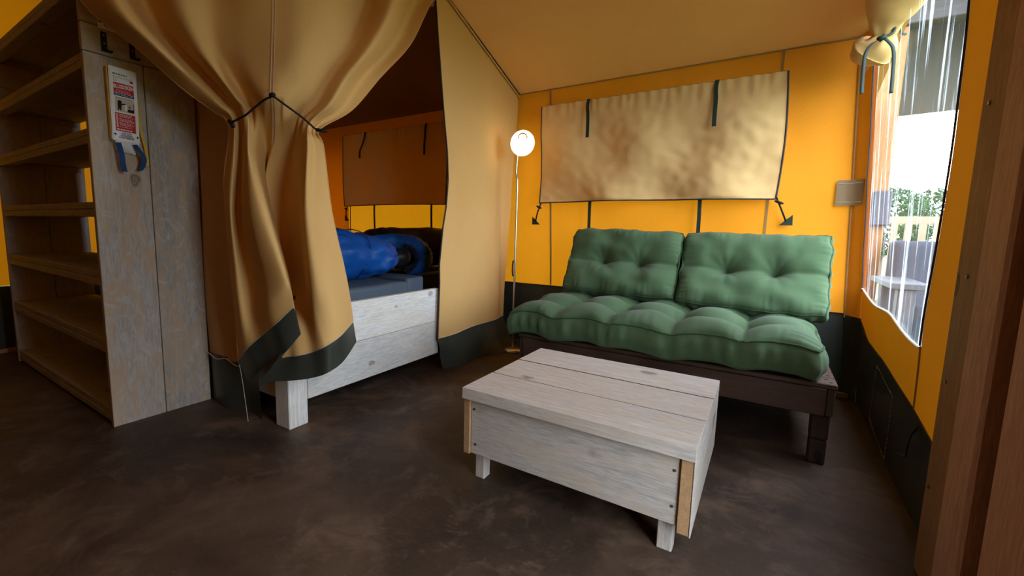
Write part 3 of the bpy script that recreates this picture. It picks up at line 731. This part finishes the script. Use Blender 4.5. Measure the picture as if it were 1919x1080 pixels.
F_= [(428,262,2.09),(439,280,2.05),(451,290,2.09),(463,292,2.04),(475,286,2.06),(497,270,2.13),(513,262,2.11),(530,285,2.17),(546,296,2.18),(560,290,2.13),(574,284,2.05),(590,280,2.08),(607,277,2.10)]
G_= [(420,350,2.10),(431,390,2.05),(450,402,2.09),(471,404,2.01),(502,396,2.03),(506,372,2.20),(497,345,2.19),(512,385,2.22),(540,395,2.22),(560,400,2.16),(569,402,2.04),(592,398,2.04),(622,396,2.09)]
H_= [(430,500,2.12),(443,512,2.06),(470,522,2.08),(500,524,1.97),(536,512,1.96),(534,500,2.12),(520,512,2.16),(534,535,2.16),(554,535,2.15),(570,532,2.09),(582,524,1.96),(612,515,1.97),(645,500,2.11)]
H2= [(440,600,2.13),(452,598,2.06),(476,590,2.05),(506,575,1.94),(545,546,1.93),(541,553,1.97),(524,590,1.99),(532,606,1.99),(555,606,1.99),(576,602,1.98),(594,592,1.93),(626,575,1.96),(655,554,2.15)]
I_= [(447,676,2.14),(462,656,2.06),(488,632,2.02),(518,607,1.93),(552,578,1.92),(546,618,1.95),(529,667,1.955),(540,669,1.95),(560,667,1.93),(585,661,1.93),(612,649,1.92),(640,629,1.98),(662,604,2.17)]
J_= [(465,718,2.12),(482,700,2.05),(508,678,2.01),(537,656,1.94),(564,626,1.94),(540,655,1.95),(488,716,1.955),(518,715,1.94),(555,713,1.92),(588,708,1.92),(616,698,1.92),(644,677,1.99),(668,641,2.18)]
rowsC = [A, B, C, D, D2, T, F_, G_, H_, H2, I_]
def amp_row(r, k):
    d = [q[2] for q in r]; out = []
    for i, q in enumerate(r):
        lo, hi = max(0, i-2), min(len(d), i+3); a = sum(d[lo:hi])/(hi-lo)
        out.append((q[0], q[1], d[i]+(d[i]-a)*k*(0 if i in (0, 6, 12) else 1)))
    return out
def cg(rows):
    ks = [.9, .9, .9, .8, .6, .5, .8, .9, .5, .3, .2] if len(rows) > 3 else [.2, .2]
    g = [[onD(*q) for q in amp_row(r, k)] for r, k in zip(rows, ks)]
    for r in g:
        for q in r: q.z = min(q.z, roofz(q.y)-.02)
    return g
curt = thing('tied_curtain', 'large tan canvas corner curtain gathered by a black cord over the bed corner', 'curtain', (-1.86, 1.15, 0))
GU, GV = 12, 10
CG = splgrid(cg(rowsC), GU, GV)
nC = len(CG); nR = len(CG[0]); tie_j = 5*GV
for i in range(nC):
    for j in range(nR):
        g = math.exp(-((j-tie_j)/6.0)**2)          # gathers close to the cord
        cz = min(abs(i-6*GU)/20, 1)
        q = CG[i][j]
        d = .009*g*math.sin(i*.62+2*nz((i*.1, 0, 0)))*cz+.008*nz((i*.09, j*.05, 2))
        q += ray(CX, CY)*(-d)
mb = MB().grid(CG); mb.nonorm = True
mb.build('cloth', M['tan'], curt, True)
K = splgrid(cg([I_, J_]), GU, 8)
for i in range(nC): K[i][0] = CG[i][-1].copy()
mb = MB().grid(K); mb.nonorm = True
mb.build('vinyl_hem', M['skirt'], curt, True)
back = ray(CX, CY)
for dj in (-1,):
    for off in (.0, .45):
        mb = MB()
        pts = [CG[i][-1].lerp(CG[i][-2], off+.1)-back*.002 for i in range(nC)]
        mb.tube(pts, .0009, 4); mb.build('hem_stitching', M['thread'], curt)
for s in (-1, 1):
    mb = MB(); pts = [CG[6*GU][j]+Vector((.004*s+.002, .004*s-.002, 0))-back*.004 for j in range(0, int(6.2*GV))]
    mb.tube(pts, .0013, 4); mb.build('seam_stitching', M['thread'], curt)
for i, mt_ in ((0, 'edge'), (nC-1, 'edge')):
    MB().tube([q-back*.0 for q in CG[i]], .0026, 5).build('edge_binding', M['tan'], curt)
# cord: knot at corner seam and two legs to the gathers
apex = onD(512, 180, 1.91)
for leg in ([(512, 180, 1.955), (496, 187, 1.97), (478, 201, 1.985), (460, 216, 2.0), (441, 226, 2.02), (430, 231, 2.05)], [(512, 180, 1.955), (528, 192, 1.975), (550, 208, 2.0), (571, 224, 2.03), (592, 243, 2.05)]):
    MB().tube(spl([onD(q[0], q[1], q[2]*.975) for q in leg], 5), .0045, 8).build('cord', M['black'], curt, True)
MB().tube([apex+Vector((-.008, -.006, 0)), apex+Vector((0, -.006, .004)), apex+Vector((.012, -.004, .002))], .0095, 8).build('knot', M['black'], curt, True)
e2 = onD(592, 243, 2.03); MB().tube([e2, e2+Vector((.02, .02, -.004)), e2+Vector((.034, .034, -.003))], .008, 8).build('cord_end', M['black'], curt, True)
e1 = onD(434, 231, 2.02); MB().tube([e1+Vector((-.02, 0, .012)), e1+Vector((.006, 0, -.004)), e1+Vector((.012, 0, -.018))], .009, 8).build('cord_end', M['black'], curt, True)

# ------------------------------------------------------------------ blinds
def blind(x0, x1, z0, z1, name, label, mat, straps, lows, toggles, seed, yb=3.415, folds=1.0, group=None):
    t = thing(name, label, 'blind', ((x0+x1)/2, yb, z0))
    def f(u, v):   # v=0 bottom
        x = lerp(x0, x1, u); z = lerp(z0, z1, v)
        z += .018*math.sin(u*math.pi*1.0)*(1-v)*.5-.012*math.sin(u*math.pi)*(v > .99)*0
        e = (1-v)
        fold = .026*math.sin(u*17+1.6*math.sin(v*2+seed)+1.5*v)*math.sin(min(1, v*1.15)*3.1)+.085*nz((u*4.2+v*1.0, v*1.1, 0), 1, seed)*e**.7*(1 if v > 0 else .6)
        crum = .007*nz((u*24, v*11, 0), 1, seed+4)+.007*abs(nz((u*13+v*5, v*6, 0), 1, seed+6))
        gath = .005*math.sin(u*150+4*nz((u*12, 0, 0)))*max(0, v-.80)/.2
        xe = .018*math.sin(v*math.pi)*(1 if u > .97 else (-.6 if u < .03 else 0))
        return Vector((x+xe, yb-.030-(fold+crum)*folds-gath, z))
    Gb = patch(f, 130, 60)
    MB().grid(Gb).build('cloth', mat, t, True)
    mb = MB(); mb.tube([q[0] for q in Gb], .0055, 6); mb.tube(Gb[0], .0055, 6); mb.tube(Gb[-1], .0055, 6)
    mb.build('edge_binding', M['edge'], t, True)
    mb = MB(); mb.tube([Vector((q[-1].x, yb-.006, q[-1].z+.004)) for q in Gb], .006, 6); mb.build('top_seam', M['seam'], t, True)
    for xs, l, sway in straps:
        MB().ribbon(spl([(xs, yb-.035, z1+.006), (xs-.004, yb-.046, z1-.05), (xs+sway*.4, yb-.055, z1-.12), (xs-.002+sway, yb-.062, z1-.2), (xs+sway, yb-.066, z1-l)], 4), (1, 0, 0), .026, .002).build('strap', M['strap'], t)
    for xs, l in lows:
        MB().ribbon(spl([(xs, yb+.02, z0+.1), (xs, yb+.005, z0), (xs+.003, yb+.0, z0-l*.4), (xs+.004, yb+.004, z0-l)], 4), (1, 0, 0), .025, .002).build('lower_strap', M['strap'], t)
    for (ax, az), (bx_, bz) in toggles:
        g = MB(); g.tube([(ax, yb-.02, az), (lerp(ax, bx_, .5), yb-.02, lerp(az, bz, .5)), (bx_, yb+.01, bz)], .006, 6)
        tg = g.build('toggle_cord', M['black'], t, True)
        c = Vector((lerp(ax, bx_, .25), yb-.028, lerp(az, bz, .22)))
        MB().tube([c+Vector((-.024, 0, .010)), c+Vector((-.01, 0, .005)), c, c+Vector((.012, 0, -.005)), c+Vector((.026, 0, -.009))], [.004, .009, .008, .009, .004], 8).build('toggle', M['black'], tg, True)
        s = -1 if bx_ < ax else 1
        MB().prism([(bx_-.035, yb+.018, bz-.028), (bx_+.038, yb+.018, bz-.028), (bx_-.035*s*-1 if s > 0 else bx_-.035, yb+.018, bz+.04)], (0, -1, 0), .004).build('corner_tab', M['strap'], tg)
    return t
blind(-1.655, .02, 1.228, 2.012, 'window_blind', 'wrinkled tan canvas window blind above the green sofa', M['tan_blind'],
      ((-1.255, .29, .012), (-.370, .30, .004)), ((-1.222, .32), (-.424, .32)), (((-1.64, 1.225), (-1.70, 1.075)), ((.022, 1.24), (.085, 1.09))), 3)
blind(-4.14, -2.66, 1.228, 2.012, 'window_blind', 'shaded brown canvas window blind inside the sleeping cabin', M['tan_blind'],
      ((-3.765, .27, -.06), (-2.90, .30, .0)), ((-3.68, .25), (-2.863, .30)), (((-4.10, 1.225), (-4.15, 1.09)),), 8, folds=.35)

# ------------------------------------------------------------------ floor lamp
fl_ = thing('floor_lamp', 'slim nickel floor lamp with a lit round white shade', 'floor lamp', (-1.705, 3.10, 0))
lx, ly = -1.712, 3.10
mb = MB(); prof = [(0, .034), (.02, .034), (.06, .030), (.085, .025), (.094, .019), (.097, .008), (.097, 0), (0, 0)]
mb.grid([[Vector((lx+r*math.cos(a), ly+r*math.sin(a), z)) for r, z in prof] for a in np.linspace(0, 2*math.pi, 48, endpoint=False)], closed=True)
mb.build('base', M['nickel'], fl_, True)
pole = [(lx, ly, .03)]+[(lx, ly, z) for z in (.4, .8, 1.2, 1.38)]+[(lx-.012, ly, 1.44), (lx-.010, ly, 1.52), (lx-.004, ly, 1.585)]
MB().tube(spl(pole, 4), .0085, 12).build('pole', M['nickel'], fl_, True)
lc = Vector((-1.673, 3.095, 1.672))
mb = MB(); rad = .098
mb.grid([[lc+Vector((rad*math.sin(p)*math.cos(a), rad*.80*math.sin(p)*math.sin(a), rad*math.cos(p))) for p in np.linspace(.001, math.pi-.001, 24)] for a in np.linspace(0, 2*math.pi, 48, endpoint=False)], closed=True)
mb.build('shade', M['lamp'], fl_, True)
fr = Vector((CAM-lc)); fr.z = 0; fr.normalize(); sd = Vector((-fr.y, fr.x, 0))
def onshade(a, r): 
    d = sd*(r*math.cos(a))+Vector((0, 0, 1))*(r*math.sin(a)+.026)
    k = math.sqrt(max(0, 1-(d.length/rad)**2)); return lc+d+fr*(k*rad*.93+.002)
MB().tube([onshade(a, .033) for a in np.linspace(-.35, math.pi+.35, 20)], [.0015]+[.0035]*4+[.005]*10+[.0035]*4+[.0015], 6).build('inner_ring', M['brass'], fl_, True)  # amber arc laid on the front of the lamp globe
MB().tube([(lx-.01, ly-.01, .62), (lx-.014, ly-.014, .66), (lx-.014, ly-.014, .71), (lx-.01, ly-.01, .75)], .006, 6).build('cord_switch', M['black'], fl_, True)

# ------------------------------------------------------------------ sofa
sf = thing('sofa_base', 'low brown timber sofa platform carrying the green cushions', 'sofa', (-.45, 2.7, 0))
MB().box(-1.195, .262, 2.29, 2.318, .232, .352).build('front_board', W_SOFA['X'], sf)
MB().box(-1.22, -1.197, 2.30, 3.16, .232, .352).build('side_board', W_DARK['Y'], sf)
MB().box(.264, .292, 2.30, 3.16, .232, .352).build('side_board', W_DARK['Y'], sf)
MB().box(-1.195, .262, 3.13, 3.158, .232, .352).build('rear_board', W_SOFA['X'], sf)
y = 2.292
k = 0
while y < 3.12:
    o_ = MB().box(-1.225, .298, y, y+.098, .3535, .376, .004).build('slat', W_SOFA['X'], sf)
    for xx, yy in ((.275, .028), (.262, .07)): MB().tube([(xx, y+yy, .3755), (xx, y+yy, .3768)], .008, 8).build('screw_hole', M['ink'], o_)
    y += .112
for x0, x1 in ((-1.215, -1.15), (.222, .288)):
    for y0, y1 in ((2.325, 2.395), (3.05, 3.12)):
        MB().box(x0, x1, y0, y1, .112, .232, .006).build('leg_block', W_DARK['Z'], sf)
        MB().box(x0+.002, x1-.002, y0, y1, 0, .1105, .006).build('leg_block', W_DARK['Z'], sf)
# back rest frame behind the cushions
MB().box(-1.1, -1.04, 3.215, 3.24, .0, .82).build('back_post', W_DARK['Z'], sf)
MB().box(.16, .22, 3.215, 3.24, .0, .82).build('back_post', W_DARK['Z'], sf)
MB().box(-1.15, .26, 3.19, 3.214, .68, .76).build('back_rail', W_DARK['X'], sf)
MB().box(-1.15, .26, 3.19, 3.214, .42, .50).build('back_rail', W_DARK['X'], sf)

def cushion(w, d, t, tx, ty, place, bulge=.05, pull=.075, edgewave=.012, lobes=0, seed=0, nu=150, nv=96, creaseY=1.0, creaseX=1.0, gus=.02, sag=None):
    """tufted box cushion: local x (width) y (depth) z (up); tx, ty tuft coordinates. place: local Vector -> world Vector"""
    def outline(U, V):   # rounded, slightly pulled outline
        x = U*w/2; y = V*d/2
        c = 1-.022*(abs(U)**8*abs(V)**8)
        x *= c; y *= c
        if lobes:
            x += 0; y += -.012*math.cos((U+1)/2*lobes*2*math.pi)*abs(V)**4*(1 if V > 0 else -1)*-1
        y += (.010*nz((U*5, V, 0), 1, seed))*abs(V)**3; x += .010*nz((U, V*4, 0), 1, seed+3)*abs(U)**3
        return x, y
    def height(U, V):
        ex = max(0, 1-abs(U)**5); ey = max(0, 1-abs(V)**4)
        h = bulge*math.sqrt(ex*ey)
        X, Y = U*w/2, V*d/2
        for i, cx_ in enumerate(tx):
            for cy_ in ty:
                r = math.hypot(X-cx_, (Y-cy_)); h -= .008*math.exp(-r/.085)*(.5+.5*math.cos(9*math.atan2(Y-cy_, X-cx_)+cx_*40)); h -= pull*math.exp(-(r/.045)**1.25)*min(1, 1)
                h -= pull*.34*math.exp(-(r/.13)**2)
        for cx_ in tx: h -= creaseY*.022*math.exp(-abs(X-cx_)/.014)*(ey**.25)+creaseY*.026*math.exp(-((X-cx_)/.065)**2)*(ey**.3)
        for cy_ in ty: h -= creaseX*.018*math.exp(-abs(Y-cy_)/.013)*(ex**.25)+creaseX*.024*math.exp(-((Y-cy_)/.06)**2)*(ex**.3)
        # gathers perpendicular to the piping
        gy = max(0, abs(V)-.62)/.38; gx = max(0, abs(U)-.8)/.2
        h += .0050*gy*(1-gy*.5)*math.sin(U*w*75+5*nz((U*9, V, 0), 1, seed+1))*(.4+nz((U*6, V, 3), 1, seed))
        h += .0028*gx*math.sin(V*d*80+5*nz((V*9, U, 0), 1, seed+2))
        h += .0022*nz((X*7, Y*7, 0), 1, seed+7)+.0008*nz((X*22, Y*22, 0), 1, seed+8)
        return h
    def ewave(U, V):
        z = edgewave*nz((U*3.2, V*2.6, 0), 1, seed+11)
        if lobes:
            for cx_ in tx: z -= .012*math.exp(-((U*w/2-cx_)/.05)**2)*abs(V)**6
        if sag: z += sag(U, V)
        return z
    us = [-math.cos(math.pi*i/(nu-1))*.35+(2*i/(nu-1)-1)*.65 for i in range(nu)]; vs = [-math.cos(math.pi*i/(nv-1))*.35+(2*i/(nv-1)-1)*.65 for i in range(nv)]
    top = []
    for U in us:
        r = []
        for V in vs:
            x, y = outline(U, V); r.append(place(Vector((x, y, t/2+height(U, V)+ewave(U, V)))))
        top.append(r)
    bot = []
    for U in us[::3]:
        r = []
        for V in vs[::3]:
            x, y = outline(U, V); r.append(place(Vector((x*.99, y*.99, -t/2-.25*bulge*math.sqrt(max(0, (1-abs(U)**5)*(1-abs(V)**4)))+ewave(U, V)))))
        bot.append(r)
    # perimeter loop
    per = [(U, -1.0) for U in us[:-1]]+[(1.0, V) for V in vs[:-1]]+[(U, 1.0) for U in us[:0:-1]]+[(-1.0, V) for V in vs[:0:-1]]
    side = []; s_acc = 0; prevp = None
    for U, V in per:
        x, y = outline(U, V)
        if prevp: s_acc += math.hypot(x-prevp[0], y-prevp[1])
        prevp = (x, y)
        nrm = Vector((abs(U)**30*(1 if U > 0 else -1), abs(V)**30*(1 if V > 0 else -1), 0)); nrm = nrm.normalized() if nrm.length > 0 else nrm
        r = []
        for k in range(9):
            q = k/8; b = math.sin(q*math.pi)
            wr_ = .0075*math.sin(s_acc*95+4*nz((s_acc*4, 0, 0), 1, seed))*b*(.6+nz((s_acc*5, q, 0), 1, seed+4))+.006*nz((s_acc*14, q*2, 0), 1, seed+6)*b
            pinch = 0
            if lobes:
                for cx_ in tx: pinch += .024*math.exp(-((x-cx_)/.035)**2)*(abs(V) > .99)
            r.append(place(Vector((x, y, lerp(-t/2, t/2+height(U, V), q)+ewave(U, V)))+nrm*(gus*b+wr_-pinch*(.4+.6*b))))
        side.append(r)
    mb = MB(); mb.grid(top); mb.grid(side, closed=True)
    # bottom closes on its own grid
    mb.grid(bot)
    pt = [r[-1] for r in side]; pb = [r[0] for r in side]
    return mb, pt+[pt[0]], pb+[pb[0]]
cush_top = .55
def place_seat(v): return Vector((-.515, 2.67, .462))+v
tx = [-.46, -.155, .155, .46]; ty = [-.15, .15]
mb, pt, pb = cushion(1.50, .88, .125, tx, ty, place_seat, bulge=.075, pull=.075, lobes=5, seed=1, sag=lambda U, V: (.02*max(0, U)**2*(V < 0)*abs(V))-.018*(abs(U) > .9)*(abs(U)-.9)*10*(V < 0))
seat = thing('seat_cushion', 'long deeply tufted green seat cushion covering the sofa base', 'cushion', (-.515, 2.67, .38))
mb.build('cover', M['green'], seat, True)
for p_ in (pt, pb): MB().tube(p_, .0055, 6, cap=False).build('piping', M['piping'], seat, True)
mb = MB()
for a in tx:
    for b in ty: mb.tube([place_seat(Vector((a, b, .062))), place_seat(Vector((a, b, .068)))], .012, 10)
def placer(org, lean, yaw=0, roll=0):
    up = Vector((0, math.sin(lean), math.cos(lean))); rt = Vector((math.cos(yaw), math.sin(yaw), 0)); 
    rt2 = (rt*math.cos(roll)+up*math.sin(roll)); up2 = (up*math.cos(roll)-rt*math.sin(roll)); nm = rt2.cross(up2)
    return lambda v: Vector(org)+rt2*v.x+up2*v.y+nm*v.z
for org, w_, h_, lab_, sd_, rl, yw in (((-.835, 3.045, .775), .735, .475, 'green tufted back cushion on the left half of the sofa', 21, -.012, 0), ((-.075, 3.03, .765), .745, .485, 'green tufted back cushion on the right half of the sofa', 33, -.008, -.02)):
    pl_ = placer(org, .50, yw, rl)
    mb, pt, pb = cushion(w_, h_, .10, [-w_*.165, w_*.165], [.0], pl_, bulge=.058, pull=.062, seed=sd_, nu=100, nv=70, creaseY=0.0, creaseX=1.1, gus=.012, edgewave=.02)
    t = thing('back_cushion', lab_, 'cushion', (org[0], org[1]-.05, .53))
    mb.build('cover', M['green'], t, True)
    for p_ in (pt, pb): MB().tube(p_, .006, 6, cap=False).build('piping', M['piping'], t, True)

# ------------------------------------------------------------------ rolled window curtain tied with ribbon (top right)
rc = thing('rolled_curtain', 'rolled-up tan window curtain tied with a green ribbon, top right', 'curtain', (.36, 3.0, 1.9))
def pyx(px, py, Y): return onY(px, py, Y)
ax_ = [pyx(1725, -120, 2.70), pyx(1700, -50, 2.78), pyx(1680, 0, 2.85), pyx(1664, 38, 2.90), pyx(1657, 66, 2.93), pyx(1648, 84, 2.95), pyx(1634, 98, 2.98), pyx(1622, 112, 3.0), pyx(1616, 122, 3.01)]
rr = [.15, .135, .115, .075, .042, .075, .098, .078, .03]
pts = spl(ax_, 8); k = len(pts); R_ = [float(np.interp(i/(k-1), np.linspace(0, 1, 9), rr)) for i in range(k)]
mb = MB(); V = []; n = 44
for i, p in enumerate(pts):
    t = (pts[min(i+1, k-1)]-pts[max(i-1, 0)]).normalized(); u = t.cross(Vector((0, 1, 0))).normalized(); w = u.cross(t)
    for j in range(n):
        an = 2*math.pi*j/n
        g = math.exp(-((i-32)/7)**2)
        r = R_[i]*(1+.10*math.sin(an*7)*g+.10*nz((math.cos(an)*1.3, math.sin(an)*1.3, i*.12)))
        V.append(p+u*math.cos(an)*r+w*math.sin(an)*r*.75)
F = [(i*n+j, i*n+(j+1) % n, (i+1)*n+(j+1) % n, (i+1)*n+j) for i in range(k-1) for j in range(n)]
F += [tuple((k-1)*n+j for j in range(n))]
mb.add(V, F); mb.build('cloth_roll', M['tan'], rc, True)
# looser folds of the curtain lying along the window top
mb = MB()
mb.grid([[Vector((.385+.02*math.sin(i*1.1), lerp(3.25, 2.55, i/19)+.01*j, lerp(2.33, 2.33-(.30*math.exp(-((i-4)/5)**2)+.14+.03*math.sin(i*1.7)), j/7))) for j in range(8)] for i in range(20)])
mb.build('loose_fold', M['tan'], rc, True)
kn = onY(1652, 72, 2.86)
MB().tube([kn+Vector((-.014, 0, .004)), kn+Vector((-.004, -.006, -.004)), kn+Vector((.006, -.006, .004)), kn+Vector((.015, 0, 0))], [.008, .014, .013, .008], 8).build('knot', M['ribbon'], rc, True)
for leg in ([(1650, 74, 2.85), (1634, 82, 2.84), (1622, 100, 2.84), (1618, 130, 2.845), (1616, 155, 2.85), (1615, 176, 2.85)], [(1658, 72, 2.85), (1672, 86, 2.84), (1675, 106, 2.84), (1673, 140, 2.845), (1670, 175, 2.85)]):
    ps = [onY(*q) for q in leg]
    MB().ribbon(spl(ps, 5), (1, .4, .25), .016, .002).build('ribbon_tail', M['ribbon'], rc, True)
MB().tube(spl([kn, onY(1672, 62, 2.88), onY(1680, 46, 2.9), onY(1690, 62, 3.0), onY(1697, 64, 3.05)], 5), .007, 6).build('ribbon_loop', M['ribbon'], rc, True)

# ------------------------------------------------------------------ porch and garden seen through the window
tag(MB().box(-25, 40, -25, 60, -.32, -.22, 0).build('ground', M['grass']), kind='structure')
deck = thing('porch_deck', 'pale timber porch deck outside the clear window', 'deck', (2.0, 3.0, -.15))
for i in range(20):
    x = .60+i*.145
    MB().box(x, x+.138, -1.6, 6.4, -.22, -.16, .004).build('deck_board', M['deck'], deck)
pp_ = thing('porch_post', 'brown wooden porch post seen through the left of the window', 'post', (.62, 4.33, -.16))
p0 = onY(1648, 300, 4.3); p1 = onY(1692, 300, 4.3)
MB().box(.54, .70, 4.25, 4.41, -.16, 2.45, .006).build('shaft', W_POSTB['Z'], pp_)
MB().box(.61, .715, 4.19, 4.245, 1.08, 1.33, .01).build('post_box', M['greyd'], pp_)
MB().box(.56, 3.6, 4.22, 4.36, 2.455, 2.66, .006).build('porch_beam', W_GREY['X'])
tag(bpy.data.objects['porch_beam'], 'weathered pale wooden porch beam across the top of the window', 'beam')
cn = thing('porch_canopy', 'olive tan canopy and hanging flap over the porch', 'canopy', (2.0, 4.5, 2.0))
MB().box(.56, 3.6, 3.75, 4.9, 2.72, 2.73, 0).build('canopy_sheet', M['canopy'], cn)
def flap(u, v): return Vector((lerp(.62, 3.6, u), 4.75+.02*math.sin(u*30)*(1-v), lerp(1.95, 2.72, v)))
MB().grid(patch(flap, 60, 6)).build('hanging_flap', M['canopy'], cn, True)
os_ = thing('outdoor_sofa', 'grey cushioned lounge sofa with wooden armrest on the porch', 'sofa', (1.4, 4.2, -.16))
softbox(.72, 2.6, 4.00, 4.18, .50, .98, .006, 3, .04).build('back_cushion', M['grey'], os_, True)
softbox(.82, 2.6, 3.35, 4.0, .30, .56, .006, 6, .04).build('seat_cushion', M['grey'], os_, True)
MB().box(.62, .80, 3.40, 3.98, .70, .735, .004).build('armrest', W_GREY['Y'], os_)
for y in (3.42, 3.88): MB().box(.66, .74, y, y+.08, -.16, .70, .004).build('leg', W_GREY['Z'], os_)
MB().box(.76, 2.7, 3.36, 4.2, .18, .29, .004).build('frame', W_GREY['X'], os_)
fe = thing('picket_fence', 'pale wooden picket fence beyond the porch', 'fence', (2.5, 8.0, -.2))
MB().box(.4, 6.0, 8.0, 8.05, 1.17, 1.28, .004).build('rail', M['outwood'], fe)
MB().box(.4, 6.0, 8.0, 8.05, .05, .13, .004).build('rail', M['outwood'], fe)
for i in range(40):
    x = .4+i*.14
    MB().box(x, x+.07, 7.96, 7.995, -.2, 1.2, .004).build('picket', M['outwood'], fe)
for (tx_, ty_, hh, lb) in ((2.55, 16, 2.1, 'bushy green tree beyond the fence, left in the window'), (4.2, 18, 2.2, 'bushy green tree beyond the fence, right in the window')):
    t = thing('garden_tree', lb, 'tree', (tx_, ty_, -.22))
    MB().tube([(tx_, ty_, -.22), (tx_+.05, ty_, .8), (tx_-.03, ty_, 1.7)], [.14, .1, .05], 8).build('trunk', M['bark'], t)
    rnd = random.Random(int(tx_*10)); mb = MB()
    for k in range(2600):
        a = rnd.uniform(0, 6.283); ph = math.acos(rnd.uniform(-1, 1)); r = rnd.uniform(.55, 1)**.5
        c = Vector((tx_+1.1*r*math.sin(ph)*math.cos(a), ty_+1.1*r*math.sin(ph)*math.sin(a), hh*.66+hh*.46*r*math.cos(ph)))
        u = Vector((rnd.uniform(-1, 1), rnd.uniform(-1, 1), rnd.uniform(-1, 1))).normalized(); w = u.orthogonal().normalized()
        mb.add([c-u*.07, c+w*.035, c+u*.07, c-w*.035], [(0, 1, 2, 3)])
    mb.nonorm = True
    tag(mb.build('foliage', M['leaf'], t), kind='stuff')

# sky-light portals: the doorway, and the window
portal('door_portal', .60, .785, 1.05, .55, 2.2)
portal('window_portal', .62, 2.75, 1.45, 1.3, 1.9)
